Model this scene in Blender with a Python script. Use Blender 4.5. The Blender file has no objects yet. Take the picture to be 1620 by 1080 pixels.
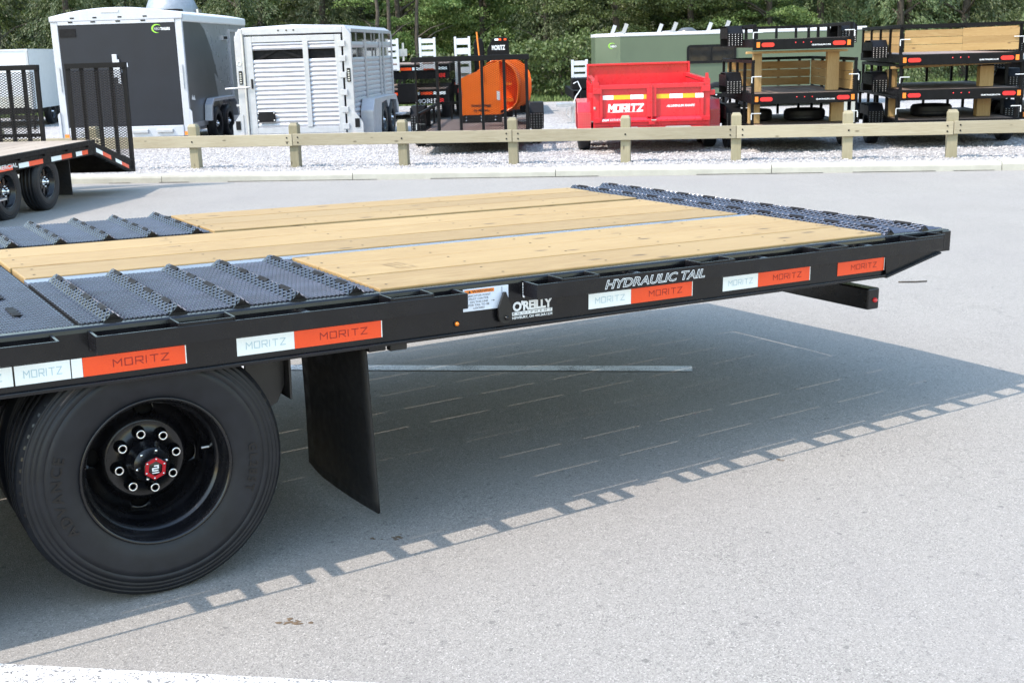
import bpy, bmesh, math, random
import numpy as np
from mathutils import Vector, Matrix
R=math.radians
random.seed(7); rng=np.random.default_rng(7)
sc=bpy.context.scene; COL=sc.collection

# ---------------------------------------------------------------- camera, sky, sun, exposure
cam=bpy.data.cameras.new('camera'); camo=bpy.data.objects.new('camera',cam); COL.objects.link(camo); sc.camera=camo
cam.sensor_width=36; cam.lens=36*1901.4/1620; cam.clip_end=500; cam.clip_start=.05
PIT,ROL=.2392,-.0298
fwv=Vector((0,math.cos(PIT),-math.sin(PIT))); rtv=Vector((1,0,0)); upv=rtv.cross(fwv)
r2=math.cos(ROL)*rtv+math.sin(ROL)*upv; u2=-math.sin(ROL)*rtv+math.cos(ROL)*upv
camo.matrix_world=Matrix(((r2.x,u2.x,-fwv.x,0),(r2.y,u2.y,-fwv.y,0),(r2.z,u2.z,-fwv.z,1.5565),(0,0,0,1)))
cam.dof.use_dof=True; cam.dof.focus_distance=4.6; cam.dof.aperture_fstop=18

SUN_EL,SUN_AZ=R(52.3),R(206.3)       # azimuth counter-clockwise from +X: where the sun stands
sd=Vector((math.cos(SUN_AZ)*math.cos(SUN_EL),math.sin(SUN_AZ)*math.cos(SUN_EL),math.sin(SUN_EL)))
w=bpy.data.worlds.new('World'); sc.world=w; w.use_nodes=True
nt=w.node_tree; bg=nt.nodes['Background']; sky=nt.nodes.new('ShaderNodeTexSky'); sky.sky_type='NISHITA'
sky.sun_disc=False; sky.sun_elevation=SUN_EL; sky.sun_rotation=R(90)-SUN_AZ
sky.air_density=1.9; sky.dust_density=0.9; sky.ozone_density=1.4
nt.links.new(sky.outputs[0],bg.inputs[0]); bg.inputs[1].default_value=.15
sl=bpy.data.lights.new('sun','SUN'); sl.energy=2.05; sl.angle=R(.53); sl.color=(1,.88,.775)
so=bpy.data.objects.new('sun',sl); COL.objects.link(so); so.rotation_euler=sd.to_track_quat('Z','Y').to_euler()
sc.view_settings.view_transform='Standard'; sc.view_settings.look='None'; sc.view_settings.gamma=1
sc.view_settings.exposure=1.65
try: sc.view_settings.use_curve_mapping=False
except Exception: pass

# ---------------------------------------------------------------- materials
MATS={}
class NT:
    def __init__(s,name):
        s.m=bpy.data.materials.new(name); s.m.use_nodes=True; s.n=s.m.node_tree.nodes; s.l=s.m.node_tree.links
        s.b=s.n['Principled BSDF']; MATS[name]=s.m
    def node(s,t,**k):
        x=s.n.new(t)
        for a,v in k.items():
            if a.startswith('i_'):
                key=a[2:]
                x.inputs[int(key) if key.isdigit() else key.replace('_',' ')].default_value=v
            else: setattr(x,a,v)
        return x
    def tex(s,kind='Object',scale=None,rot=None):
        t=s.node('ShaderNodeTexCoord'); o=t.outputs[kind]
        if scale or rot:
            mp=s.node('ShaderNodeMapping'); 
            if scale: mp.inputs['Scale'].default_value=scale
            if rot: mp.inputs['Rotation'].default_value=rot
            s.l.new(o,mp.inputs[0]); o=mp.outputs[0]
        return o
    def noise(s,vec,scale,detail=3,rough=.5,dist=0):
        n=s.node('ShaderNodeTexNoise',i_Scale=scale,i_Detail=detail,i_Roughness=rough,i_Distortion=dist); s.l.new(vec,n.inputs['Vector']); return n.outputs['Fac']
    def ramp(s,fac,stops):
        r=s.node('ShaderNodeValToRGB'); e=r.color_ramp.elements
        while len(e)<len(stops): e.new(.5)
        for x,(p,c) in zip(e,stops):
            x.position=p; x.color=(c,c,c,1) if isinstance(c,(int,float)) else (*c,1)
        s.l.new(fac,r.inputs[0]); return r.outputs[0]
    def mix(s,fac,a,b,mode='MIX'):
        m=s.node('ShaderNodeMix',data_type='RGBA',blend_type=mode)
        for sock,v in ((m.inputs[0],fac),(m.inputs[6],a),(m.inputs[7],b)):
            if isinstance(v,(int,float)): sock.default_value=v
            elif isinstance(v,tuple): sock.default_value=(*v,1)
            else: s.l.new(v,sock)
        return m.outputs[2]
    def bump(s,h,strength=.3,dist=.01):
        b=s.node('ShaderNodeBump',i_Strength=strength,i_Distance=dist); s.l.new(h,b.inputs['Height']); s.l.new(b.outputs[0],s.b.inputs['Normal'])
    def col(s,c):
        if isinstance(c,tuple): s.b.inputs['Base Color'].default_value=(*c,1)
        else: s.l.new(c,s.b.inputs['Base Color'])
    def rough(s,r):
        if isinstance(r,(int,float)): s.b.inputs['Roughness'].default_value=r
        else: s.l.new(r,s.b.inputs['Roughness'])
def paint(name,c,rough=.35,metal=0,coat=0,var=.25,scale=9,bump=0,dirt=None,spec=None,rvar=.2):
    t=NT(name); v=t.tex('Object'); n=t.noise(v,scale,4,.6)
    lo=tuple(x*(1-var) for x in c); hi=tuple(min(1,x*(1+var)) for x in c)
    k=t.ramp(n,[(.3,lo),(.7,hi)])
    if dirt:
        d=t.ramp(t.noise(v,3.1,6,.7),[(.5,0.),(.75,.5)]); k=t.mix(d,k,dirt)
    t.col(k); t.rough(t.ramp(t.noise(v,scale*3,3),[(.3,max(.02,rough*(1-rvar))),(.7,min(1,rough*(1+rvar)))]))
    t.b.inputs['Metallic'].default_value=metal; t.b.inputs['Coat Weight'].default_value=coat; t.b.inputs['Coat Roughness'].default_value=.08
    if spec is not None: t.b.inputs['Specular IOR Level'].default_value=spec
    if bump: t.bump(t.noise(v,scale*14,3),bump,.002)
    return t.m
def flat(name,c,rough=.5,metal=0): return paint(name,c,rough,metal,var=.06,scale=30)
M_black=paint('black_gloss_paint',(.005,.005,.0065),.25,coat=.15,spec=.4,bump=.06,var=.4)
M_blackm=paint('black_satin_paint',(.008,.008,.009),.40,bump=.15,var=.4,dirt=(.02,.02,.02))
M_dark=paint('dark_underbody_and_recess_shade',(.006,.006,.007),.7,var=.4,spec=.2)  # underbody paint; also painted shade in slots and behind openings
M_blackf=paint('black_frame_paint',(.0045,.0045,.0055),.5,spec=.16,var=.3)
M_mesh=paint('sky_tinted_black_mesh',(.032,.041,.066),.36,metal=.3,coat=.2,var=.3,bump=.1)  # blue-grey sky reflection put into the black paint's base colour
M_strip=paint('bright_channel_steel',(.22,.26,.34),.30,metal=.5,var=.15)
M_steel=paint('galvanised_steel',(.55,.56,.57),.38,metal=.85,var=.12)
M_chrome=paint('chrome',(.75,.75,.76),.10,metal=1,var=.05)
M_alu=paint('mill_aluminium',(.44,.45,.485),.42,metal=.5,var=.08,dirt=(.5,.5,.48))
M_alut=paint('cargo_trim_aluminium',(.46,.48,.54),.40,metal=.35,var=.06)
M_white=paint('white_paint',(.64,.66,.68),.4,var=.04)
M_whitec=paint('white_cargo_skin',(.58,.60,.63),.35,var=.03,rvar=.04)
M_cargo=paint('charcoal_cargo_skin',(.009,.012,.021),.38,spec=.35,var=.12,scale=2,rvar=.04)
M_grey=paint('grey_cargo_skin',(.075,.078,.085),.3,var=.08,scale=2,rvar=.04)
M_silver=paint('silver_cargo_skin',(.30,.31,.335),.28,metal=.35,var=.08,scale=2,rvar=.04)
M_green=paint('olive_green_skin',(.085,.115,.075),.38,var=.06,scale=2,rvar=.04)
M_red=paint('red_dump_paint',(.52,.010,.022),.30,coat=.5,var=.10,scale=3)
M_orange=paint('orange_pusher_paint',(.90,.165,.010),.38,coat=.2,var=.10,scale=4)
M_orangew=flat('warning_orange',(.80,.21,.02))
M_glass=paint('dark_window_glass',(.012,.014,.016),.06,coat=.6)
M_redlens=paint('red_lamp_lens',(.62,.018,.02),.15,coat=.6,var=.1)
M_amber=paint('amber_lamp_lens',(.80,.22,.01),.15,coat=.6,var=.1)
M_cap=paint('red_anodised_cap',(.45,.01,.02),.28,metal=.5)
M_yellow=flat('yellow_chain_plating',(.55,.42,.08),.35,.5)
M_ink=flat('blue_grey_ink',(.42,.58,.66)); M_inkd=flat('dark_red_ink',(.30,.012,.008)); M_inkk=flat('black_ink',(.02,.02,.022)); M_inkg=flat('pale_grey_ink',(.30,.32,.34))
M_letter=flat('white_vinyl',(.72,.74,.76)); M_lime=flat('lime_vinyl',(.28,.62,.05)); M_whites=flat('white_sticker',(.66,.70,.78))
def tape_mat(name,c,c2):
    t=NT(name); v=t.tex('Object',(1,1,1)); vo=t.node('ShaderNodeTexVoronoi',feature='DISTANCE_TO_EDGE',i_Scale=260); t.l.new(v,vo.inputs['Vector'])
    t.col(t.mix(t.ramp(vo.outputs['Distance'],[(.02,0.),(.09,1.)]),c2,c)); t.rough(.28); t.b.inputs['Coat Weight'].default_value=.3
    return t.m
M_tw=tape_mat('white_prismatic_tape',(.88,.93,.94),(.78,.86,.88)); M_tr=tape_mat('red_orange_prismatic_tape',(.92,.085,.009),(.82,.05,.006)); M_ty=tape_mat('yellow_prismatic_tape',(.85,.46,.02),(.75,.36,.02))
def rubber():
    t=NT('tyre_rubber'); v=t.tex('Object'); n=t.noise(v,14,5,.6)
    t.col(t.ramp(n,[(.3,(.004,.0048,.0075)),(.75,(.010,.0115,.017))])); t.rough(.5); t.b.inputs['Specular IOR Level'].default_value=.38; t.bump(t.noise(v,220,3),.10,.001); return t.m
M_rub=rubber()
M_rubl=flat('tyre_lettering_rubber',(.002,.002,.0025),.32)
M_flap=paint('mud_flap_rubber',(.005,.005,.006),.6,var=.3,dirt=(.009,.009,.0095))
def wood(name,a,b,c,sx=1.3,axis='X',screw=False,knots=True):
    t=NT(name); oi=t.node('ShaderNodeObjectInfo')
    sc_={'X':(sx,14,14),'Y':(14,sx,14),'Z':(14,14,sx)}[axis]
    tc=t.node('ShaderNodeTexCoord'); add=t.node('ShaderNodeVectorMath',operation='ADD'); mul=t.node('ShaderNodeMath',operation='MULTIPLY',i_1=37.)
    t.l.new(oi.outputs['Random'],mul.inputs[0]); cmb=t.node('ShaderNodeCombineXYZ')
    for k in range(3): t.l.new(mul.outputs[0],cmb.inputs[k])
    t.l.new(tc.outputs['Object'],add.inputs[0]); t.l.new(cmb.outputs[0],add.inputs[1])
    mp=t.node('ShaderNodeMapping'); mp.inputs['Scale'].default_value=sc_; t.l.new(add.outputs[0],mp.inputs[0]); v=mp.outputs[0]
    n1=t.noise(v,1.6,6,.62,.6); n2=t.noise(v,7,5,.7); n3=t.noise(add.outputs[0],1.7,3)
    k=t.ramp(n1,[(.32,a),(.5,b),(.68,a)]); k=t.mix(t.ramp(n2,[(.45,0.),(.70,.75)]),k,c)
    n4=t.noise(add.outputs[0],.9,2); k=t.mix(t.ramp(n4,[(.45,0.),(.62,.5)]),k,a)
    k=t.mix(t.ramp(n3,[(.4,0.),(.7,.35)]),k,b)
    if knots:
        kv=t.node('ShaderNodeTexVoronoi',i_Scale=1.0); mp2=t.node('ShaderNodeMapping'); s2={'X':(3.0,7.5,7.5),'Y':(7.5,3.,7.5),'Z':(7.5,7.5,3.)}[axis]
        mp2.inputs['Scale'].default_value=s2; t.l.new(add.outputs[0],mp2.inputs[0]); t.l.new(mp2.outputs[0],kv.inputs['Vector'])
        k=t.mix(t.ramp(kv.outputs['Distance'],[(.06,.85),(.13,0.)]),k,tuple(x*.42 for x in c))
    hs=t.node('ShaderNodeHueSaturation'); mr=t.node('ShaderNodeMapRange',i_3=.84,i_4=1.10); t.l.new(oi.outputs['Random'],mr.inputs[0]); t.l.new(mr.outputs[0],hs.inputs['Value']); t.l.new(k,hs.inputs['Color'])
    t.col(hs.outputs[0]); t.rough(.62); t.bump(n2,.25,.002); return t.m
M_pine=wood('new_pine_deck',(.355,.245,.105),(.30,.195,.074),(.20,.115,.036))
M_pineZ=wood('pine_boards_dunnage',(.40,.27,.12),(.33,.21,.085),(.24,.14,.05),axis='Z')
M_pineX=wood('pine_boards_sides',(.42,.28,.12),(.35,.215,.08),(.27,.15,.05))
M_pineY=wood('pine_boards_lengthwise',(.42,.28,.12),(.35,.215,.08),(.27,.15,.05),axis='Y')
M_tanY=wood('sun_bleached_deck_boards',(.33,.27,.21),(.28,.22,.165),(.22,.165,.12),axis='Y')
M_rail=wood('treated_fence_rail',(.345,.31,.225),(.285,.25,.175),(.21,.17,.10),sx=.8)
M_post=wood('treated_fence_post',(.28,.25,.17),(.22,.20,.125),(.18,.14,.08),axis='Z')
M_oldY=wood('weathered_deck_boards',(.26,.19,.16),(.20,.15,.125),(.14,.10,.085),axis='Y')
def asphalt():
    t=NT('worn_asphalt'); v=t.tex('Object')
    vo=t.node('ShaderNodeTexVoronoi',i_Scale=250); t.l.new(v,vo.inputs['Vector'])
    vo2=t.node('ShaderNodeTexVoronoi',i_Scale=75); t.l.new(v,vo2.inputs['Vector'])
    k=t.ramp(vo.outputs['Color'],[(.0,(.095,.090,.084)),(.30,(.224,.213,.196)),(.75,(.284,.270,.248)),(1,(.46,.437,.402))])
    k=t.mix(t.ramp(vo2.outputs['Color'],[(.0,.75),(.12,0.)]),k,(.06,.06,.06))
    k=t.mix(t.ramp(t.noise(v,700,2),[(.60,0.),(.66,.8)]),k,(.05,.05,.052))
    k=t.mix(t.ramp(t.noise(v,260,2),[(.62,0.),(.70,.6)]),k,(.42,.41,.39))
    k=t.mix(t.ramp(t.noise(v,1.1,5,.6),[(.35,.0),(.7,.30)]),k,(.297,.283,.260))
    k=t.mix(t.ramp(t.noise(v,.35,5,.65),[(.45,.0),(.75,.28)]),k,(.20,.186,.185))
    st=t.ramp(t.noise(t.tex('Object',(1,.12,1),(0,0,R(20))),2.2,4,.7),[(.55,0.),(.8,.22)])
    k=t.mix(st,k,(.18,.168,.168))
    k=t.mix(t.ramp(t.noise(v,9,4,.7),[(.60,0.),(.75,.28)]),k,(.17,.158,.157))
    cv=t.node('ShaderNodeTexVoronoi',feature='DISTANCE_TO_EDGE',i_Scale=.42); wv=t.node('ShaderNodeVectorMath',operation='ADD'); nn=t.node('ShaderNodeTexNoise',i_Scale=3.2,i_Detail=5); t.l.new(v,nn.inputs['Vector']); sc_=t.node('ShaderNodeVectorMath',operation='SCALE',i_3=.35); t.l.new(nn.outputs['Color'],sc_.inputs[0]); t.l.new(v,wv.inputs[0]); t.l.new(sc_.outputs[0],wv.inputs[1]); t.l.new(wv.outputs[0],cv.inputs['Vector'])
    crk=t.mix(t.ramp(t.noise(v,.8,3),[(.50,0.),(.58,1.)]),(0,0,0),t.ramp(cv.outputs['Distance'],[(.0,.16),(.003,0.)]))
    k=t.mix(crk,k,(.07,.07,.07))
    dv=t.node('ShaderNodeTexVoronoi',i_Scale=1.5); t.l.new(v,dv.inputs['Vector']); k=t.mix(t.ramp(dv.outputs['Distance'],[(.0,.35),(.035,.2),(.06,0.)]),k,(.16,.148,.146))
    t.b.inputs['Specular IOR Level'].default_value=.15
    t.col(k); t.rough(.9); h=t.mix(.5,vo.outputs['Distance'],t.noise(v,320,3)); t.bump(h,.55,.004); return t.m
M_asph=asphalt()
def linepaint():
    t=NT('worn_line_paint'); v=t.tex('Object'); n=t.noise(v,150,4,.7); n2=t.noise(v,6,4)
    f=t.ramp(t.mix(.35,n,n2),[(.42,1.),(.50,0.)])
    t.col(t.mix(f,(.72,.72,.72),(.26,.255,.25))); t.rough(.8); t.bump(n,.3,.002); return t.m
M_line=linepaint()
def linewhite():
    t=NT('fresh_line_paint'); v=t.tex('Object'); n=t.noise(v,130,4,.75)
    t.col(t.mix(t.ramp(n,[(.455,1.),(.48,0.)]),(.66,.66,.66),(.12,.12,.12))); t.rough(.8); t.bump(n,.3,.002); return t.m
M_line2=linewhite()
def concrete():
    t=NT('pale_kerb_concrete'); v=t.tex('Object'); n=t.noise(v,5,6,.65)
    k=t.ramp(n,[(.3,(.33,.325,.285)),(.7,(.40,.395,.35))]); k=t.mix(t.ramp(t.noise(v,60,4),[(.62,0.),(.75,.5)]),k,(.28,.27,.24))
    t.col(k); t.rough(.9); t.bump(t.noise(v,70,4),.3,.004); return t.m
M_conc=concrete()
M_tar=paint('tar_joint',(.03,.03,.03),.8,var=.4,scale=20)
def gravel():
    t=NT('crushed_limestone'); v=t.tex('Object'); vo=t.node('ShaderNodeTexVoronoi',i_Scale=26); t.l.new(v,vo.inputs['Vector'])
    k=t.ramp(vo.outputs['Color'],[(.0,(.18,.173,.169)),(.5,(.34,.328,.321)),(1,(.52,.505,.494))])
    k=t.mix(t.ramp(t.noise(v,.8,4),[(.4,0.),(.7,.3)]),k,(.24,.236,.225))
    t.col(k); t.rough(.95); t.bump(vo.outputs['Distance'],.9,.03); return t.m
M_grav=gravel()
def stone():
    t=NT('limestone_chips'); v=t.tex('Object'); vo=t.node('ShaderNodeTexVoronoi',i_Scale=16); t.l.new(v,vo.inputs['Vector'])
    t.col(t.ramp(vo.outputs['Color'],[(.0,(.165,.158,.154)),(.5,(.32,.308,.301)),(1,(.53,.513,.502))])); t.rough(.95); return t.m
M_stone=stone()
def leafm(name,a,b,c):
    t=NT(name); v=t.tex('Object'); oi=t.node('ShaderNodeObjectInfo')
    k=t.ramp(t.noise(v,1.3,4,.6),[(.35,a),(.6,b)]); vo=t.node('ShaderNodeTexVoronoi',i_Scale=9); t.l.new(v,vo.inputs['Vector'])
    k=t.mix(t.ramp(vo.outputs['Color'],[(.3,0.),(.9,.6)]),k,c)
    hs=t.node('ShaderNodeHueSaturation'); mr=t.node('ShaderNodeMapRange',i_3=.62,i_4=1.45); t.l.new(oi.outputs['Random'],mr.inputs[0]); t.l.new(mr.outputs[0],hs.inputs['Value'])
    mr2=t.node('ShaderNodeMapRange',i_3=.485,i_4=.51); t.l.new(oi.outputs['Random'],mr2.inputs[0]); t.l.new(mr2.outputs[0],hs.inputs['Hue']); t.l.new(k,hs.inputs['Color'])
    t.col(hs.outputs[0]); t.rough(.55)
    tr=t.node('ShaderNodeBsdfTranslucent'); t.l.new(hs.outputs[0],tr.inputs[0]); ms=t.node('ShaderNodeMixShader',i_0=.28)
    t.l.new(t.b.outputs[0],ms.inputs[1]); t.l.new(tr.outputs[0],ms.inputs[2]); t.l.new(ms.outputs[0],t.n['Material Output'].inputs[0])
    return t.m
M_leafd=leafm('deciduous_leaves',(.055,.10,.026),(.12,.18,.05),(.20,.245,.08))
M_leafc=leafm('conifer_needles',(.038,.066,.028),(.082,.115,.045),(.145,.165,.068))
M_leafs=leafm('shrub_leaves',(.055,.095,.025),(.095,.14,.04),(.12,.15,.05))
M_bark=paint('bark',(.055,.045,.035),.9,var=.4,scale=12,bump=.6)
M_grass=paint('rough_grass',(.09,.13,.035),.9,var=.35,scale=3)
M_soil=paint('dark_hill_soil',(.04,.045,.02),.95,var=.4,scale=2)  # plain dark soil colour for the hill
M_tank=paint('galvanised_tank',(.22,.25,.29),.45,metal=.3,var=.15)
M_mud=paint('dried_mud',(.11,.075,.045),.95,var=.3,scale=30)

# ---------------------------------------------------------------- mesh helpers
class MB:
    def __init__(s): s.v=[]; s.f=[]; s.sm=[]
    def add(s,v,f,sm=False):
        o=len(s.v); s.v+= [tuple(p) for p in v]; s.f+=[tuple(i+o for i in q) for q in f]; s.sm+=[sm]*len(f); return s
    def box(s,x0,x1,y0,y1,z0,z1,mat=None):
        v=[(x,y,z) for z in (z0,z1) for y in (y0,y1) for x in (x0,x1)]
        if mat is not None: v=[tuple(mat@Vector(p)) for p in v]
        return s.add(v,[(0,2,3,1),(4,5,7,6),(0,1,5,4),(2,6,7,3),(0,4,6,2),(1,3,7,5)])
    def bar(s,p,q,w,h,up=(0,0,1)):      # rectangular bar from p to q
        p,q=Vector(p),Vector(q); d=(q-p).normalized(); u=Vector(up)
        sx=d.cross(u); 
        if sx.length<1e-4: sx=d.cross(Vector((0,1,0)))
        sx.normalize(); u=sx.cross(d).normalized(); v=[]
        for c in (p,q):
            for a,b in ((-1,-1),(1,-1),(1,1),(-1,1)): v.append(c+sx*a*w/2+u*b*h/2)
        return s.add(v,[(0,1,2,3),(7,6,5,4),(0,4,5,1),(1,5,6,2),(2,6,7,3),(3,7,4,0)])
    def tube(s,pts,r,n=8,cap=True):
        pts=[Vector(p) for p in pts]; v=[]; N=len(pts); pu=None
        for i,p in enumerate(pts):
            d=(pts[min(i+1,N-1)]-pts[max(i-1,0)]).normalized()
            a=d.cross(Vector((0,0,1)) if abs(d.z)<.95 else Vector((0,1,0))).normalized() if pu is None else (pu-d*pu.dot(d)).normalized()
            pu=a; b=d.cross(a); rr=r[i] if isinstance(r,(list,tuple)) else r
            for k in range(n):
                t=2*math.pi*k/n; v.append(p+a*math.cos(t)*rr+b*math.sin(t)*rr)
        f=[(i*n+k,(i+1)*n+k,(i+1)*n+(k+1)%n,i*n+(k+1)%n) for i in range(N-1) for k in range(n)]
        s.add(v,f,True)
        if cap: s.add(v[:n],[tuple(range(n))]); s.add(v[-n:],[tuple(range(n-1,-1,-1))])
        return s
    def prism(s,poly,axis,a,b):          # polygon (u,v) extruded along axis: X:(y,z) Y:(x,z) Z:(x,y)
        def P(u,v,t): return {'X':(t,u,v),'Y':(u,t,v),'Z':(u,v,t)}[axis]
        n=len(poly); v=[P(u,w_,a) for u,w_ in poly]+[P(u,w_,b) for u,w_ in poly]
        f=[tuple(range(n)),tuple(range(2*n-1,n-1,-1))]+[(i,i+n,(i+1)%n+n,(i+1)%n) for i in range(n)]
        return s.add(v,f)
    def lathe(s,prof,n=48,c=(0,0,0),axis='Y',sm=True,close=False):   # prof: (r, t)
        v=[];m=len(prof)
        for k in range(n):
            a=2*math.pi*k/n
            for r,t in prof:
                if axis=='Y': v.append((c[0]+r*math.sin(a),c[1]+t,c[2]+r*math.cos(a)))
                elif axis=='Z': v.append((c[0]+r*math.cos(a),c[1]+r*math.sin(a),c[2]+t))
                else: v.append((c[0]+t,c[1]+r*math.cos(a),c[2]+r*math.sin(a)))
        f=[]
        for k in range(n):
            for i in range(m if close else m-1):
                j=(i+1)%m; f.append((k*m+i,((k+1)%n)*m+i,((k+1)%n)*m+j,k*m+j))
        return s.add(v,f,sm)
    def build(s,name,mat,parent=None,bevel=0,label=None,kind=None,recalc=True,auto=False):
        me=bpy.data.meshes.new(name); me.from_pydata(s.v,[],s.f); me.materials.append(mat)
        me.polygons.foreach_set('use_smooth',s.sm)
        if recalc and len(s.v)<40000:
            bm=bmesh.new(); bm.from_mesh(me); bmesh.ops.recalc_face_normals(bm,faces=bm.faces); bm.to_mesh(me); bm.free()
        o=bpy.data.objects.new(name,me); COL.objects.link(o)
        if parent: o.parent=parent
        if bevel:
            b=o.modifiers.new('bevel','BEVEL'); b.width=bevel; b.segments=2; b.limit_method='ANGLE'; b.angle_limit=R(40)
        if label: o['label']=label
        if kind: o['kind']=kind
        return o
def bx(name,mat,parent,*a,bevel=0,label=None,kind=None): return MB().box(*a).build(name,mat,parent,bevel,label,kind)
def thing(name,label,cat,loc=(0,0,0),yaw=0,group=None,tilt=0):
    o=bpy.data.objects.new(name,None); COL.objects.link(o); o.location=loc; o.rotation_euler=(0,tilt,yaw)
    o['label']=label; o['category']=cat; o.empty_display_size=.3
    if group: o['group']=group
    return o
def struct(o): o['kind']='structure'; return o
def link_copy(o,parent=None,label=None,group=None):
    c=o.copy(); COL.objects.link(c)
    if parent is not None: c.parent=parent
    if label: c['label']=label
    if group: c['group']=group
    for ch in o.children: link_copy(ch,c)
    return c
def inst(o,parent,loc=None,rot=None):    # same mesh, another part
    c=o.copy(); COL.objects.link(c); c.parent=parent
    if loc is not None: c.location=loc
    if rot is not None: c.rotation_euler=rot
    return c
TXT={}
def text_geo(body,size=1,ext=0.,bold=0.,shear=0.,space=1.,align='LEFT'):
    key=(body,size,ext,bold,shear,space,align)
    if key in TXT: return TXT[key]
    cu=bpy.data.curves.new('txt','FONT'); cu.body=body; cu.size=size; cu.extrude=ext; cu.offset=bold; cu.shear=shear; cu.space_character=space; cu.align_x=align; cu.resolution_u=3
    o=bpy.data.objects.new('txt',cu); COL.objects.link(o); dg=bpy.context.evaluated_depsgraph_get(); dg.update()
    me=bpy.data.meshes.new_from_object(o.evaluated_get(dg)); v=[tuple(x.co) for x in me.vertices]; f=[tuple(p.vertices) for p in me.polygons]
    bpy.data.objects.remove(o); bpy.data.curves.remove(cu); bpy.data.meshes.remove(me)
    TXT[key]=(v,f); return v,f
def fit_text(body,x0,x1,z0,z1,y,**k):     # flat text filling x0..x1, z0..z1 on plane y, facing -Y
    v,f=text_geo(body,**k); a=np.array(v); mn=a.min(0); mx=a.max(0); s=(mx-mn); s[s==0]=1
    u=(a-mn)/s; m=MB(); m.add([(x0+p[0]*(x1-x0),y,z0+p[1]*(z1-z0)) for p in u],f); return m
# squared lettering built from strokes
STROKES={'M':[[(0,0),(0,1),(.5,.45),(1,1),(1,0)]],'O':[[(0,.06),(0,1),(1,1),(1,0),(0,0),(0,.1)]],'R':[[(0,0),(0,1),(1,1),(1,.45),(.05,.45)],[(.5,.45),(1,0)]],'I':[[(0,0),(0,1)]],
 'T':[[(0,1),(1,1)],[(.5,1),(.5,0)]],'Z':[[(0,1),(1,1),(0,0),(1,0)]]}
def moritz(x0,x1,z0,z1,y,t,shear=0):
    m=MB(); W={'M':1.0,'O':.9,'R':.9,'I':.12,'T':.95,'Z':.9}; gap=.42; tot=sum(W[c] for c in 'MORITZ')+gap*5; u=(x1-x0)/tot; x=x0
    for ch in 'MORITZ':
        for k,pl in enumerate(STROKES[ch]):
            P=[Vector((x+a*W[ch]*u*(0 if ch=='I' else 1)+shear*b*(z1-z0),0,z0+b*(z1-z0))) for a,b in pl]
            for i in range(len(P)-1):
                d=(P[i+1]-P[i]).normalized(); n=Vector((-d.z,0,d.x))*t/2; a=P[i]-d*t/2; b=P[i+1]+d*t/2
                yy=y-.00008*((i+3*k)%6)
                m.add([Vector((q.x,yy,q.z)) for q in (a+n,a-n,b-n,b+n)],[(0,1,2,3)])
        x+=(W[ch]+gap)*u
    return m
def exp_mesh(L,W,px,py,t,h,fn,sub=1):
    """expanded metal: zigzag strands, long diamond axis along x; fn maps (x,y,z) flat to place"""
    m=MB(); nx=int(L/(px/2)); ny=int(W/py); SB=sub
    for j in range(ny):
        for sgn in (1,-1):
            base=[]
            for q in range(nx*SB+1):
                k=q/SB; x=k*px/2; tri=1-abs((k%2)-1); y=j*py+py/2+sgn*tri*py/2
                base.append((x,y,tri))
            v=[];f=[]
            for x,y,tri in base:
                lift=h*.5*tri
                v+=[fn(x,y-t/2,lift),fn(x,y-t*.15,lift+h),fn(x,y+t/2,lift+h*.2)]
            for k in range(len(base)-1):
                a=3*k; b=a+3; f+=[(a,b,b+1,a+1),(a+1,b+1,b+2,a+2)]
            m.add(v,f)
    return m
def slope(y): return -.31*min(1,max(0,(y-6)/13.))
def wheel(parent,loc,rotz,Rr,Wd,rim,style,name='wheel',label=None):
    """outer face towards local -Y"""
    w_=bpy.data.objects.new(name,None); COL.objects.link(w_); w_.parent=parent; w_.location=loc; w_.rotation_euler=(0,0,rotz); w_.empty_display_size=.2
    if label: w_['label']=label
    k=Rr/.388; sw=Rr-rim; W=Wd
    side=[(rim-.004,.020),(rim+.004,.012),(rim+.05*sw*6,.004),(rim+.50*sw,0),(rim+.585*sw,.0),(rim+.592*sw,.0022),(rim+.605*sw,.0022),(rim+.612*sw,.0004),(rim+.70*sw,.003),(rim+.705*sw,.0062),(rim+.73*sw,.0068),(rim+.74*sw,.0052),(rim+.775*sw,.0075),(rim+.78*sw,.0105),(rim+.80*sw,.0115),(rim+.81*sw,.0100),(rim+.86*sw,.0135),(rim+.865*sw,.0175),(rim+.895*sw,.0195),(rim+.90*sw,.0180),(rim+.92*sw,.020),(rim+.925*sw,.0245),(rim+.975*sw,.031),(rim+sw,.045)]
    if style=='far': side=[side[0],side[2],side[8],side[16],side[-1]]
    tread=[]
    for g in (.29,.5,.71):
        y=W*g; tread+=[(Rr,y-.005),(Rr-.008,y-.004),(Rr-.008,y+.004),(Rr,y+.005)] if style!='far' else []
    prof=side+tread+[(r,W-t) for r,t in reversed(side)]
    n={'dual':128,'dual_in':64,'mod':48,'far':28}[style]
    MB().lathe(prof,n).build('tyre',M_rub,w_,recalc=True)
    return w_
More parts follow.
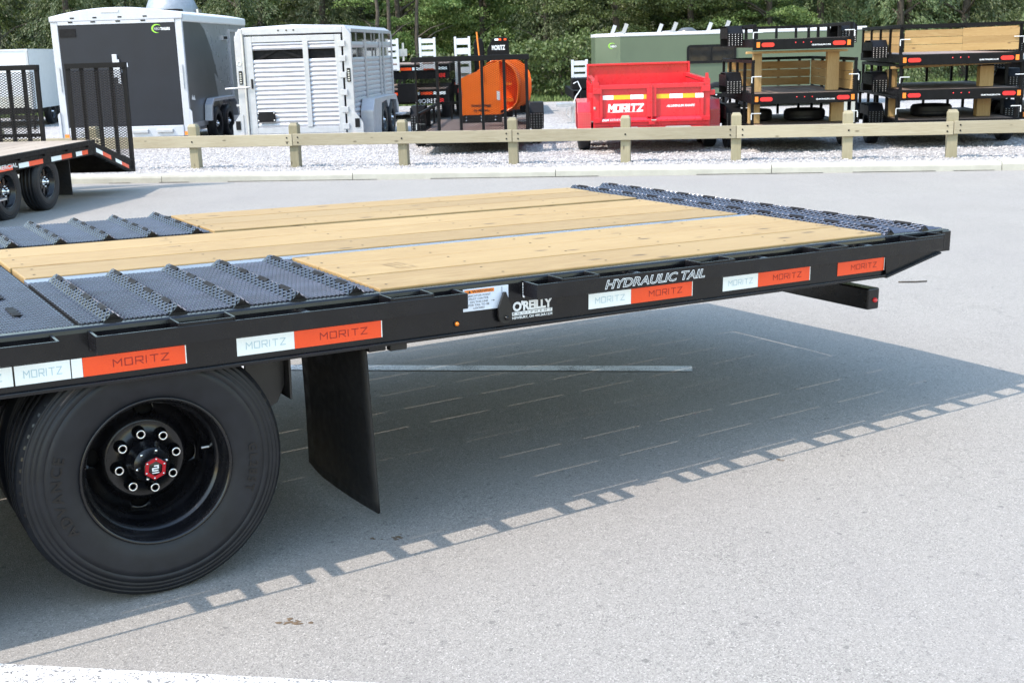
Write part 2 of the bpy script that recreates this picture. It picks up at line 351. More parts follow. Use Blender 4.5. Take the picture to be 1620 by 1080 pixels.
# ---------------------------------------------------------------- ground
def sheet(name,mat,xs,ys,zf):
    m=MB(); v=[(x,y,zf(x,y)) for y in ys for x in xs]; n=len(xs)
    f=[(j*n+i,j*n+i+1,(j+1)*n+i+1,(j+1)*n+i) for j in range(len(ys)-1) for i in range(n-1)]
    m.add(v,f,True); return m.build(name,mat)
def kerby(x): return 17.55-.185*x          # front line of the kerb
m=MB(); xs=[-60,-30,-15,-10,-5,0,5,10,15,30,60]
rows=[-30,-5,0,3,6,8,10,12,14,16]
v=[];n=len(xs)
for y in rows: v+=[(x,y if y<16 else min(16,kerby(x)+.05),slope(y if y<16 else min(16,kerby(x)+.05))) for x in xs]
v+=[(x,kerby(x)+.05,slope(kerby(x)) if abs(x)<30 else -.31) for x in xs]
f=[(j*n+i,j*n+i+1,(j+1)*n+i+1,(j+1)*n+i) for j in range(len(rows)) for i in range(n-1)]
m.add(v,f,True); struct(m.build('asphalt_ground',M_asph))
# lot beyond the kerb, up to the trees, one sheet to the horizon
struct(sheet('gravel_lot',M_grav,[-60,-30,0,30,60],[16.2+0*0,20,26,32,44],lambda x,y:-.19) if False else None or MB().add([(-60,kerby(-60)+.34,-.19),(60,kerby(60)+.34,-.19),(60,40,-.19),(-60,40,-.19)],[(0,1,2,3)]).build('gravel_lot',M_grav))
struct(MB().add([(-70,40,-.186),(70,40,-.186),(90,200,3.5),(-90,200,3.5)],[(0,1,2,3)]).build('grass_ground',M_grass))
struct(MB().add([(-90,64,-.2),(90,64,-.2),(100,84,16),(-100,84,16),(120,200,24),(-120,200,24)],[(0,1,2,3),(3,2,4,5)]).build('sky_blocking_hill',M_soil))  # hill added behind the trees to block sky through the gaps
# kerb in cast lengths
kd=math.atan(-.185); kb=None
L=3.05
for i in range(-7,8):
    x=i*L*math.cos(kd)+.7; y=kerby(x); z=slope(y)
    if kb is None:
        kb=MB().prism([(0,-.35),(0,.085),(.012,.115),(.04,.125),(.34,.125),(.34,-.35)],'X',.004,L-.004).build('kerb',M_conc,None,.004); struct(kb); o=kb
    else: o=kb.copy(); COL.objects.link(o)
    o.location=(x,y,z if z>-.31 else -.31); o.rotation_euler=(0,0,kd)
m=MB()
x=-14.
while x<12:
    l=random.uniform(.1,.9); y=kerby(x)-.012; wv=random.uniform(.006,.022)
    if random.random()<.72: m.add([(x,kerby(x)-wv,slope(kerby(x))+.006),(x+l,kerby(x+l)-wv*random.uniform(.4,1.3),slope(kerby(x+l))+.006),(x+l,kerby(x+l)+.002,slope(kerby(x+l))+.012),(x,kerby(x)+.002,slope(kerby(x))+.012)],[(0,1,2,3)])
    x+=l
struct(m.build('tar_joint',M_tar))
# painted lines
def strip(name,mat,p,q,wd,n=12,z=.004):
    p,q=Vector(p),Vector(q); d=(q-p).normalized(); nn=Vector((-d.y,d.x)); v=[]
    for i in range(n+1):
        c=p+(q-p)*i/n
        for s_ in (0,1): a=c+nn*s_*wd; v.append((a.x,a.y,slope(a.y)+z))
    return struct(MB().add(v,[(2*i,2*i+2,2*i+3,2*i+1) for i in range(n)]).build(name,mat))
strip('parking_line',M_line,(-4.5,6.33),(.875,5.65),.095)
strip('parking_line',M_line2,(-3.6,3.155),(1.6,2.34),.11)

# loose limestone chips on the lot
def chips(name,N,x0,x1,ya,yb,s0,s1):
    oc=np.array([(1,0,0),(-1,0,0),(0,1,0),(0,-1,0),(0,0,1),(0,0,-1)],float); fc=np.array([(0,2,4),(2,1,4),(1,3,4),(3,0,4)],int)
    X=rng.uniform(x0,x1,N); Y=17.55-.185*X+.36+(rng.random(N)**1.25)*(yb-ya); S=rng.uniform(s0,s1,N)
    V=oc[None]*rng.uniform(.55,1.25,(N,6,1))*S[:,None,None]; V[:,:,2]*=.7
    a=rng.uniform(0,6.28,N); c,s=np.cos(a),np.sin(a); x=V[:,:,0]*c[:,None]-V[:,:,1]*s[:,None]; y=V[:,:,0]*s[:,None]+V[:,:,1]*c[:,None]
    V=np.stack([x+X[:,None],y+Y[:,None],V[:,:,2]-.187+S[:,None]*.15],2).reshape(-1,3)
    F=(fc[None]+6*np.arange(N)[:,None,None]).reshape(-1,3)
    me=bpy.data.meshes.new(name); me.vertices.add(len(V)); me.vertices.foreach_set('co',V.ravel()); me.loops.add(F.size); me.loops.foreach_set('vertex_index',F.ravel().astype(np.int32))
    me.polygons.add(len(F)); me.polygons.foreach_set('loop_start',np.arange(0,F.size,3,dtype=np.int32)); me.polygons.foreach_set('loop_total',np.full(len(F),3,dtype=np.int32)); me.update(calc_edges=True); me.validate()
    me.materials.append(M_stone); o=bpy.data.objects.new(name,me); COL.objects.link(o); o['kind']='stuff'; o['label']='pale crushed limestone chips covering the lot behind the kerb'; o['category']='gravel'; return o
chips('gravel_chips',42000,-11,10,0,9,.012,.030)

# post and rail fence
fy=lambda x: 18.72-.165*x
fence=thing('wooden_fence','low treated timber post and rail fence running along the kerb','fence',(0,fy(0),-.19),math.atan(-.165))
px=[-5.028,-3.371,-1.619,.102,1.81,3.441,5.043,6.5]; cs=math.cos(math.atan(-.165))
lx=[ (p)/cs for p in px]; lx=[lx[0]-3.42,lx[0]-1.71]+lx+[lx[-1]+1.6,lx[-1]+3.2]
postm=None
for i,x in enumerate(lx):
    h=.70+random.uniform(-.012,.012); a=.075
    if postm is None:
        pm=MB(); a=.072
        pm.add([(-a,-a,-.3),(a,-a,-.3),(a,a,-.3),(-a,a,-.3),(-a,-a,.66),(a,-a,.66),(a,a,.66),(-a,a,.66),(-a*.72,-a*.72,.70),(a*.72,-a*.72,.70),(a*.72,a*.72,.70),(-a*.72,a*.72,.70)],
          [(0,1,5,4),(1,2,6,5),(2,3,7,6),(3,0,4,7),(4,5,9,8),(5,6,10,9),(6,7,11,10),(7,4,8,11),(8,9,10,11)])
        postm=pm.build('post',M_post,fence,.004); o=postm
    else: o=inst(postm,fence)
    o.location=(x,.075,random.uniform(-.012,.012)); o.rotation_euler=(random.uniform(-.012,.012),random.uniform(-.015,.015),random.uniform(-.04,.04))
# rails: every second post carries a joint
jp=[lx[i] for i in (1,3,5,7,9,11)]; jp=[jp[0]-3.4]+jp
for a,b in zip(jp[:-1],jp[1:]):
    r_=MB().box(a+.004,b-.004,-.042,.0,.345,.530).build('rail',M_rail,fence,.006); r_.location=(0,0,random.uniform(-.006,.006))
    for e in (a+.09,b-.09):
        for z in (.395,.475):
            MB().lathe([(0,-.052),(.011,-.05),(.013,-.042)],8,(e,0,z)).build('bolt',M_dark,r_)
for i in (2,4,6,8,10):
    if i<len(lx): MB().lathe([(0,-.052),(.012,-.05),(.014,-.042)],8,(lx[i],0,.43)).build('bolt',M_dark,fence)

# ---------------------------------------------------------------- the near flatbed trailer
PAN=.5441; TH=.0259; c_,s_=math.cos(PAN),math.sin(PAN); X0,Y0=.819,3.36
root=thing('flatbed_trailer','black deckover flatbed trailer with pine deck and traction ridges in the foreground','trailer',(c_*X0-s_*Y0,s_*X0+c_*Y0,0),PAN,tilt=TH)
def LX(x): return x-X0
def LY(y): return y-Y0
def T(name,mat,x0,x1,y0,y1,z0,z1,bevel=.0015,parent=None,label=None,kind=None): return MB().box(LX(x0),LX(x1),LY(y0),LY(y1),z0,z1).build(name,mat,parent or root,bevel,label,kind)
XF=-2.6
# side beams (web, lower lip, top flange)
m=MB(); wy=[(0,.684),(0,.828),(.002,.838),(.008,.8435),(.036,.8435),(.036,.836),(.010,.826),(.010,.690),(.0,.6885),(-.012,.686),(-.012,.676),(0,.676)]
m.prism(wy,'X',LX(XF),LX(3.81)); m.build('side_beam',M_black,root,.0015)
m=MB(); m.prism([(LX(3.812),.677),(LX(4.135),.752),(LX(4.135),.838),(LX(3.812),.838)],'Y',0,.010); m.bar((LX(3.812),-.004,.676),(LX(4.14),-.004,.750),.024,.008); m.build('side_beam',M_black,root,.0015)
m=MB(); m.prism([(.0,.839),(.002,.8435),(.036,.8435),(.036,.839)],'X',LX(3.812),LX(4.20)); m.build('top_flange',M_black,root,.002)
m=MB(); m.prism([(LX(3.84),.690),(LX(4.02),.745),(LX(4.12),.752),(LX(4.12),.765),(LX(3.84),.72)],'Y',.02,.028); m.build('gusset',M_blackm,root,.001)
m=MB(); m.prism([(-w_[0],w_[1]) for w_ in wy],'X',LX(XF),LX(3.9)); o=m.build('side_beam',M_black,root,.0015); o.location=(0,LY(5.76),0)
T('tail_plate',M_black,4.145,4.262,3.40,3.46,.742,.828,.002); T('tail_crossmember',M_black,4.20,4.262,3.46,5.72,.74,.828,.002)
# rub rails with end returns
RO=.088
for a,b in ((XF,.558),(.650,1.797),(2.058,4.045)):
    m=MB(); m.box(LX(a),LX(b),-RO-.007,-RO,.783,.833)
    if a>0: m.box(LX(a),LX(a)+.008,-RO+.0005,-.001,.784,.833)
    if b<4: m.box(LX(b)-.008,LX(b),-RO+.0005,-.001,.784,.833)
    m.build('rub_rail',M_black,root,.0012)
for a,b in ((-.55,-.39),(.22,.385),(.875,1.04),(1.53,1.68),(2.16,2.315),(2.756,2.92),(3.343,3.503),(3.892,4.066)):
    m=MB(); m.box(LX(a),LX(a)+.006,-RO+.0005,-.001,.780,.843); m.box(LX(b)-.006,LX(b),-RO+.0005,-.001,.780,.843); m.box(LX(a)+.0065,LX(b)-.0065,-RO+.0005,-RO+.007,.780,.8415); m.build('stake_pocket',M_black,root,.001)
sp=None
for a in (1.272,2.509,3.106,3.668):
    if sp is None: sp=MB().lathe([(.012,-RO+.001),(.021,-RO+.001),(.021,-.001),(.012,-.001)],16,(0,0,.806),close=True).build('pipe_spool',M_black,root); o=sp
    else: o=inst(sp,root)
    o.location.x=LX(a)
    MB().lathe([(.0195,-.052),(.0235,-.0555),(.024,-.0556)],16,(0,0,.806)).build('weld_bead',M_chrome,o) if False else None
# weld beads at rail ends
for a in (.658,2.066):
    wb=MB()
    for k in range(9): wb.lathe([(0,-.006),(.0045,-.004),(.0055,0)],6,(LX(a)-.004,-.003,.779+k*.0055))
    wb.build('weld_bead',M_chrome if a>1 else M_black,root)
# reflective tape
def tape(x0,x1,x2,z0=.705,z1=.7585,white=True,sub=None):
    y=-.0016
    if white:
        o=MB().add([(LX(x0),y,z0),(LX(x1),y,z0),(LX(x1),y,z1),(LX(x0),y,z1)],[(0,1,2,3)]).build('reflective_tape',M_tw,root,label='white reflective tape')
        wd=x1-x0; moritz(LX(x0)+wd*.16,LX(x1)-wd*.16,z0+.018,z1-.016,y-.0006,.0022).build('lettering',M_ink,o)
    if x2:
        a=x1+.0006
        o=MB().add([(LX(a),y,z0),(LX(x2),y,z0),(LX(x2),y,z1),(LX(a),y,z1)],[(0,1,2,3)]).build('reflective_tape',M_tr,root,label='red reflective tape')
        wd=x2-a; moritz(LX(a)+wd*.29,LX(x2)-wd*.17,z0+.018,z1-.016,y-.0006,.0026).build('lettering',M_inkd,o)
        MB().add([(LX(x2),y-.0003,z0),(LX(x2)+.003,y-.0003,z0),(LX(x2)+.003,y-.0003,z1),(LX(x2),y-.0003,z1)],[(0,1,2,3)]).build('tape_edge',M_tw,o)
tape(.27,.447,None); tape(.452,.596,None); tape(.597,.629,.914) if False else None
y=-.0016
MB().add([(LX(.599),y,.705),(LX(.628),y,.705),(LX(.628),y,.7585),(LX(.599),y,.7585)],[(0,1,2,3)]).build('reflective_tape',M_tw,root)
tape(.628,.628,.914,white=False); tape(1.067,1.246,1.535); tape(2.329,2.513,2.792); tape(2.941,3.116,3.387); tape(3.54,3.54,3.807,white=False)
tape(-.35,-.17,.12)
# warning sticker
st=MB().add([(LX(1.83),y,.7515),(LX(2.003),y,.7515),(LX(2.003),y,.826),(LX(1.83),y,.826)],[(0,1,2,3)]).build('warning_sticker',M_whites,root)
MB().add([(LX(1.836),y-.0005,.8095),(LX(1.948),y-.0005,.8095),(LX(1.948),y-.0005,.8215),(LX(1.836),y-.0005,.8215)],[(0,1,2,3)]).build('orange_panel',M_orangew,st)
tm=fit_text('WARNING',LX(1.864),LX(1.942),.8115,.8198,y-.001,bold=.012)
tm.add([(LX(1.849),y-.001,.8115),(LX(1.860),y-.001,.8115),(LX(1.8545),y-.001,.8200)],[(0,1,2)])
for i,(s,a,b) in enumerate((('INDICATOR POINT',1.843,1.934),('MUST CENTER',1.852,1.926),('ON THIS LINE',1.856,1.924),('FOR TAIL TO BE',1.850,1.929),('LOCKED',1.869,1.911))):
    q=fit_text(s,LX(a),LX(b),.7985-i*.0103,.8048-i*.0103,y-.001); tm.add(q.v,q.f)
tm.add([(LX(1.936),y-.001,.7795),(LX(1.945),y-.001,.7795),(LX(1.945),y-.001,.7805),(LX(1.936),y-.001,.7805),(LX(1.944),y-.001,.7778),(LX(1.950),y-.001,.780),(LX(1.944),y-.001,.7822)],[(0,1,2,3),(4,5,6)])
tm.build('lettering',M_inkk,st)
MB().add([(LX(1.977),y-.001,.785),(LX(1.9785),y-.001,.785),(LX(1.9785),y-.001,.822),(LX(1.977),y-.001,.822)],[(0,1,2,3)]).build('index_line',M_inkk,st)
# indicator pointer
m=MB(); m.prism([(LX(1.979+a),z) for a,z in ((-.004,.806),(.004,.806),(.008,.795),(.024,.760),(.025,.725),(.021,.708),(.010,.700),(-.008,.700),(-.019,.707),(-.024,.722),(-.025,.757))],'Y',-.022,-.012); pt=m.build('indicator_pointer',M_blackm,root,.001)
MB().lathe([(0,-.031),(.007,-.031),(.008,-.022)],6,(LX(1.983),0,.719)).build('bolt',M_black,pt)
# amber marker
m=MB(); m.lathe([(0,-.011),(.005,-.0095),(.0075,-.004),(.0078,0)],16,(LX(1.805),-.001,.716)); mk=m.build('marker_light',M_amber,root)
MB().lathe([(.0085,-.001),(.010,-.004),(.011,0)],16,(LX(1.805),-.001,.716)).build('grommet',M_rub,mk)
# dealer decal
dl=fit_text("O'REILLY",LX(2.020),LX(2.178),.731,.765,y-.0002,bold=.045,space=.92).build('dealer_decal',M_letter,root,label='white dealer lettering decal')
MB().add([(LX(2.017),y,.7175),(LX(2.178),y,.7175),(LX(2.178),y,.7295),(LX(2.017),y,.7295)],[(0,1,2,3)]).build('decal_band',M_letter,dl)
fit_text('EQUIPMENT',LX(2.021),LX(2.174),.7195,.7275,y-.0006,space=2.0).build('lettering',M_inkk,dl)
fit_text('NEWBURY, OH 440.564.1234',LX(2.017),LX(2.178),.7035,.7145,y-.0002,bold=.03).build('lettering',M_letter,dl)
# hydraulic tail lettering on rub rail (outlined)
ht=fit_text('HYDRAULIC TAIL',LX(2.33),LX(2.772),.789,.8215,-RO-.0078,bold=.035,shear=.25).build('tail_lettering',M_letter,root)
fit_text('HYDRAULIC TAIL',LX(2.333),LX(2.769),.7916,.8189,-RO-.0083,bold=-.012,shear=.25).build('lettering',M_inkk,ht)
# deck planks
zt=.852
def band(y0,y1,n,x0,x1):
    wd=(y1-y0)/n
    for i in range(n):
        a=y0+i*wd+.0024; b=y0+(i+1)*wd-.0024; dz=random.uniform(-.002,.001)
        m=MB(); m.box(-(x1-x0)/2,(x1-x0)/2,-(b-a)/2,(b-a)/2,-.019,.019); o=m.build('deck_plank',M_pine,root,.004)
        o.location=(LX((x0+x1)/2+random.uniform(-.004,.004)),LY((a+b)/2),zt-.019+dz); o.rotation_euler=(0,0,random.uniform(-.0006,.0006))
        s=MB()
        for e in [x0+.05,x1-.05]+[x0+.05+k*(x1-x0-.1)/5 for k in range(1,5)]:
            for q in (.25,.75): s.lathe([(0,zt+dz+.0008),(.0055,zt+dz+.0006)],7,(LX(e)+random.uniform(-.01,.01),LY(a+(b-a)*q),0),axis='Z')
        sb=s.build('screw_head',M_dark,root,kind='stuff')
band(3.398,4.163,3,1.555,3.832); band(4.237,4.983,3,.640,3.800); band(5.057,5.70,3,1.555,3.832)
# faded grade stamp on a board
gs=MB()
for i,s in enumerate(('SYP  KD19','No.1 DNS','TIMBER')):
    q=fit_text(s,0,.13,-.03-i*.028,-.012-i*.028,0); gs.add([(p[2],p[0],0) for p in q.v],q.f)
M_stamp=flat('faded_stamp_ink',(.27,.17,.07)); gso=gs.build('grade_stamp',M_stamp,root); gso.location=(LX(1.86),LY(3.71),zt+.0016); gso.rotation_euler=(0,0,R(8))
# channels between the bands
T('deck_channel',M_strip,.640,3.83,4.1632,4.2366,.815,.846); T('deck_channel',M_strip,.640,3.83,4.9832,5.0566,.80,.826)
T('deck_channel',M_dark,.640,4.2,5.702,5.74,.75,.835)
# ridge panels of expanded metal over angle cleats
def ridgez(x,cr,hw=.029,hh=.0235):
    z=0
    for c in cr: z=max(z,hh*(1-abs(x-c)/hw)) if abs(x-c)<hw else z
    return z
def ramp_panel(x0,x1,y0,y1,crests,zb=.846,slots=4,px=.036,py=.0145,flip=False):
    T('mesh_light_block',M_dark,x0,x1,y0,y1,zb-.03,zb-.004)  # solid dark plate added under the mesh to block light
    def fn(yy,x,z): X=(x1-x) if flip else x0+x; return (LX(X),LY(y0+yy),zb+ridgez(X,crests)+z)
    exp_mesh(y1-y0,x1-x0,px,py,.0052,.0028,fn,3).build('expanded_metal',M_mesh,root,kind='stuff',recalc=False)
    for c in crests:
        hw,hh=.027,.0215
        ro=MB().prism([(LX(c-hw),zb-.002),(LX(c),zb+hh),(LX(c+hw),zb-.002)],'Y',LY(y0)-.006,LY(y1)+.006).build('traction_ridge',M_black,root)
        if slots:
            wv=(y1-y0)/slots
            for k in range(slots):
                a=y0+wv*(k+.32); b=a+wv*.42; MB().prism([(LX(c-.010),zb+.019),(LX(c-.0),zb+.0278),(LX(c+.010),zb+.019)],'Y',LY(a),LY(b)).build('slot',M_dark,ro)  # dark cap on the crest, painted shade of a recessed opening
cr=[.728,.912,1.102,1.280,1.470]
ramp_panel(.64,1.553,3.398,4.160,cr); ramp_panel(.64,1.553,5.058,5.735,[x+.012 for x in cr])
ramp_panel(-1.0,.636,3.398,4.60,[],zb=.842); ramp_panel(-1.0,.636,4.61,5.735,[-.2,.0,.35],zb=.842)
for k,(a,b) in enumerate(((.50,3.60),(.50,3.90),(.50,4.2),(.15,3.75),(.15,4.1))): T('dark_mesh_bar',M_dark,a,a+.022,b,b+.14,.846,.8505)  # raised dark bars, painted shade of openings in the mesh
ramp_panel(3.836,4.205,3.398,5.71,[3.875,4.085],zb=.842,slots=11,flip=True)
# under frame
for a in (XF+.1,): pass
for yb in (4.02,5.06):
    m=MB(); m.box(LX(XF),LX(1.46),LY(yb)-.005,LY(yb)+.005,.53,.735); m.box(LX(XF),LX(1.46),LY(yb)-.06,LY(yb)+.06,.52,.53); m.box(LX(XF),LX(3.75),LY(yb)-.06,LY(yb)+.06,.735,.745); m.box(LX(1.461),LX(3.75),LY(yb)-.005,LY(yb)+.005,.69,.735); m.build('main_beam',M_dark,root)
k=XF+.15; cm=None
while k<4.1:
    if cm is None: cm=MB().box(-.03,.03,.012,LY(5.745),.752,.812).build('crossmember',M_dark,root,.003); o=cm
    else: o=inst(cm,root)
    o.location.x=LX(k); k+=.405
# bumper tube with lamp
bt=T('bumper_tube',M_black,3.818,3.885,3.44,5.66,.522,.612,.006)
MB().lathe([(0,-.013),(.007,-.011),(.011,-.003),(.011,0)],14,(LX(3.857),LY(3.44),.562)).build('marker_light',M_redlens,bt)
for yy in (4.0,5.0): T('bumper_hanger',M_dark,3.80,3.88,yy,yy+.02,.60,.76)
# mud flap
def flap(yn,yf,x):
    m=MB(); v=[]; nz,ny=14,10
    for i in range(nz+1):
        for j in range(ny+1):
            u=j/ny; t=i/nz; yy=yn+(yf-yn)*u; zb=.098+.004*u-.010*math.sin(u*3.14); z=.674+(zb-.674)*t
            if u>.85 : z+= (u-.85)*.12*t
            xx=x-.012+.030*t*(1-u*.4)+.008*math.sin(t*3.1)*math.sin(u*2.6)
            v.append((LX(xx),LY(yy),z))
    n=ny+1; m.add(v,[(i*n+j,i*n+j+1,(i+1)*n+j+1,(i+1)*n+j) for i in range(nz) for j in range(ny)],True)
    o=m.build('mud_flap',M_flap,root); s=o.modifiers.new('solid','SOLIDIFY'); s.thickness=.009; return o
flap(3.42,3.985,1.522); flap(5.12,5.70,1.522)
T('flap_bracket',M_black,1.50,1.56,3.38,4.02,.655,.675,.003)
T('flap_tab',M_blackm,1.57,1.63,3.37,3.40,.652,.674,.003)
m=MB(); m.prism([(LX(1.135),.66),(LX(1.262),.66),(LX(1.262),.56),(LX(1.235),.505),(LX(1.20),.49),(LX(1.135),.52)],'Y',LY(3.50),LY(3.512)); m.box(LX(1.262),LX(1.27),LY(3.46),LY(3.60),.52,.675); m.build('spring_hanger',M_blackm,root,.002)
# axle, springs
def axle(xc):
    MB().tube([(LX(xc),LY(3.7),.388),(LX(xc),LY(5.42),.388)],.062,16).build('axle',M_dark,root)
    for yy in (4.02,5.06):
        m=MB()
        for k in range(4): m.bar((LX(xc)-.36+.07*k,LY(yy),.47-.012*k),(LX(xc)+.36-.07*k,LY(yy),.47-.012*k),.06,.010)
        m.build('leaf_spring',M_dark,root)
axle(.819); axle(-.10)
# dual wheels
def ring_text(body,size,r0,a0,y,sp_=1.):
    v,f=text_geo(body,size=size,bold=.02*size,space=sp_); a=np.array(v); w_=a[:,0].max()
    m=MB(); out=[]
    for p in a:
        th=a0+(p[0]-w_/2)/r0; r=r0+p[1]; rr=(r-.222)/.166; yy=y(rr)
        out.append((r*math.sin(th),yy,r*math.cos(th)))
    m.add(out,f); return m
def dual_wheel(x,y,name='wheel',full=True,flip=False,label=None):
    w_=wheel(root,(LX(x),LY(y),.388),math.pi if flip else 0,.388,.235,.214,'dual' if full else 'dual_in',name,label)
    rim=[(.214,.030),(.2225,.018),(.2225,.008),(.219,.005),(.213,.010),(.209,.024),(.203,.034),(.201,.060),(.197,.066),(.190,.070),(.188,.078),(.1865,.135),(.184,.142),(.178,.146),(.176,.152),(.175,.186),(.172,.196)]
    MB().lathe(rim,96 if full else 40).build('rim',M_black,w_)
    if full:
        disc=[(.1725,.196),(.150,.196),(.135,.176),(.124,.160),(.1165,.1545),(.1155,.1545),(.060,.1545),(.060,.162),(.1155,.162),(.122,.168),(.133,.184),(.148,.204),(.1725,.204)]
        do=MB().lathe(disc,96,close=True).build('wheel_disc',M_black,w_)
        # hand holes cut through
        cut=MB()
        for k in range(4):
            a=R(96+90*k); v=[]; n=24
            for yy in (.13,.26):
                for i in range(n):
                    t=2*math.pi*i/n; r=.1475+.0165*math.cos(t); th=a+.185*math.sin(t); v.append((r*math.sin(th),yy,r*math.cos(th)))
            cut.add(v,[tuple(range(n)),tuple(range(2*n-1,n-1,-1))]+[(i,i+n,(i+1)%n+n,(i+1)%n) for i in range(n)])
        co=cut.build('cutter',M_black,w_); b=do.modifiers.new('holes','BOOLEAN'); b.object=co; b.operation='DIFFERENCE'; b.solver='EXACT'
        bpy.context.view_layer.update(); dg=bpy.context.evaluated_depsgraph_get(); me=bpy.data.meshes.new_from_object(do.evaluated_get(dg)); do.modifiers.clear(); do.data=me; bpy.data.objects.remove(co)
        MB().lathe([(.0,.30),(.168,.30),(.170,.29),(.170,.215),(.12,.205)],40).build('hole_block_drum',M_dark,w_)  # dark drum added to block daylight through the hand holes
        hub=MB().lathe([(0,.040),(.030,.041),(.033,.044),(.0345,.075),(.052,.078),(.054,.082),(.0555,.112),(.064,.118),(.066,.123),(.067,.154),(.113,.1535)],64).build('hub',M_black,w_)
        nut=None
        for k in range(8):
            a=R(-10+45*k); px_,pz_=.087*math.sin(a),.087*math.cos(a)
            if nut is None:
                nb=MB(); nb.lathe([(.0085,.118),(.0128,.118),(.0145,.121),(.0150,.140),(.0150,.1538)],6,sm=False); nb.lathe([(.0150,.142),(.0195,.149),(.0195,.1538)],16); nut=nb.build('lug_nut',M_black,w_); 
                MB().lathe([(.0075,.1172),(.0098,.1166),(.0118,.1195)],18).build('nut_rim',M_chrome,w_) if False else None
                o=nut
            else: o=inst(nut,w_)
            o.location=(px_,0,pz_)
        for k in range(8):
            a=R(-10+45*k); nr=MB(); nr.lathe([(.0098,.1175),(.0125,.1160),(.0148,.1195),(.0140,.121)],18,(.087*math.sin(a),0,.087*math.cos(a))); nr.build('nut_edge',M_chrome,w_)
        bl=MB()
        for k in range(6):
            a=R(20+60*k); bl.lathe([(0,.0735),(.0045,.074),(.0052,.078)],8,(.0445*math.sin(a),0,.0445*math.cos(a)))
        bl.build('cap_bolt',M_chrome,w_)
        # red hexagonal hub cap ring with a plain round centre
        hx=MB(); n=6; v=[]
        for rr,yy in ((.0345,.0375),(.0225,.0375),(.0225,.041),(.0345,.041)):
            for k in range(6): a=R(8+60*k); q=rr; v.append((q*math.sin(a),yy,q*math.cos(a)))
        f=[]
        for s in range(4):
            for k in range(6): f.append((s*6+k,s*6+(k+1)%6,((s+1)%4)*6+(k+1)%6,((s+1)%4)*6+k))
        hx.add(v,f); hx.build('hub_cap',M_cap,w_,.0006)
        lg=MB(); lg.box(-.010,.008,.0385,.0395,-.008,-.0045) ; lg.box(-.010,.010,.0385,.0395,-.001,.0025); lg.box(-.004,.010,.0385,.0395,.0065,.010); lg.box(.0062,.010,.0385,.0395,.0025,.0065); lg.box(-.010,-.0062,.0385,.0395,-.0045,-.001); lg.box(-.010,.010,.0385,.0395,-.0145,-.0115); lg.build('cap_emblem',M_letter,w_)
        cb=MB()
        for k in range(6): a=R(8+60*k); cb.lathe([(0,.0355),(.0028,.036),(.003,.0375)],8,(.0288*math.sin(a),0,.0288*math.cos(a)))
        cb.build('cap_bolt',M_chrome,w_)
        yf=lambda rr: -.0012+(.012 if rr<0 else .0045*max(0,1-rr/.45) if rr<.45 else .006*max(0,(rr-.55)))
        tl=ring_text('ST235/80R16',.030,.298,R(3),lambda r:.0005,1.15)
        tl.build('tyre_lettering',M_rubl,w_); ring_text('GL285T',.036,.274,R(97),lambda r:-.0010,1.3).build('tyre_lettering',M_rubl,w_); ring_text('ADVANCE',.042,.272,R(-96),lambda r:-.0010,1.3).build('tyre_lettering',M_rubl,w_)
        nt_=MB()
        for k in range(72):
            a=2*math.pi*k/72; r0,r1=.371,.379; 
            for dd in (0,): 
                t=.007; u=Vector((math.sin(a),0,math.cos(a))); q=Vector((math.cos(a),0,-math.sin(a)))
                P=[u*r0-q*t+Vector((0,.0205,0)),u*r0+q*t+Vector((0,.0205,0)),u*r1+q*t*.6+Vector((0,.0275,0)),u*r1-q*t*.6+Vector((0,.0275,0))]
                nt_.add(P,[(0,1,2,3)])
        nt_.build('shoulder_mark',M_rubl,w_)
        vs=MB().tube([(.19*math.sin(R(86)),.12,.19*math.cos(R(86))),(.165*math.sin(R(86)),.125,.165*math.cos(R(86)))],.004,8); vs.build('valve_stem',M_steel,w_)
    return w_
dual_wheel(.819,3.376,label='outer dual wheel with red hub cap'); dual_wheel(.819,3.376+.285,'wheel',False)
dual_wheel(-.10,3.376,'wheel',True); dual_wheel(-.10,3.376+.285,'wheel',False)
for xx in (.819,-.10):
    for yy in (5.745,5.745-.285): dual_wheel(xx,yy,'wheel',False,True)
# ---------------------------------------------------------------- background trailers
G=-.19
def modwheel(parent,loc,rotz,Rr=.38,Wd=.22,chrome=True,rimmat=None,detail=True):
    w_=wheel(parent,loc,rotz,Rr,Wd,.56*Rr,'mod' if detail else 'far'); k=Rr/.38; rr=.56*Rr
    rm=rimmat or M_black
    MB().lathe([(rr,.03),(rr+.008,.014),(rr+.004,.006),(rr-.008,.02),(rr-.012,.05),(rr-.03,.062),(rr-.036,.10)],36 if detail else 20).build('rim',rm,w_)
    m=MB(); m.lathe([(.075*k,.052),(.09*k,.058),(.10*k,.075),(.10*k,.09),(0,.095)],24)
    for j in range(8):
        a=2*math.pi*j/8+.2; u=Vector((math.sin(a),0,math.cos(a))); m.bar(u*.07*k+Vector((0,.062,0)),u*(rr-.025)+Vector((0,.072,0)),.055*k,.02,up=(0,1,0))
    m.build('wheel_disc',rm,w_)
    MB().lathe([(0,-.005),(.022*k,-.002),(.028*k,.01),(.03*k,.055),(.04*k,.06)],14).build('hub_cap',M_chrome if chrome else M_dark,w_)
    if detail:
        m=MB()
        for j in range(6): a=2*math.pi*j/6; m.lathe([(0,.032),(.009,.034),(.011,.055)],6,(.062*k*math.sin(a),0,.062*k*math.cos(a)))
        m.build('lug_nut',M_chrome,w_)
    return w_
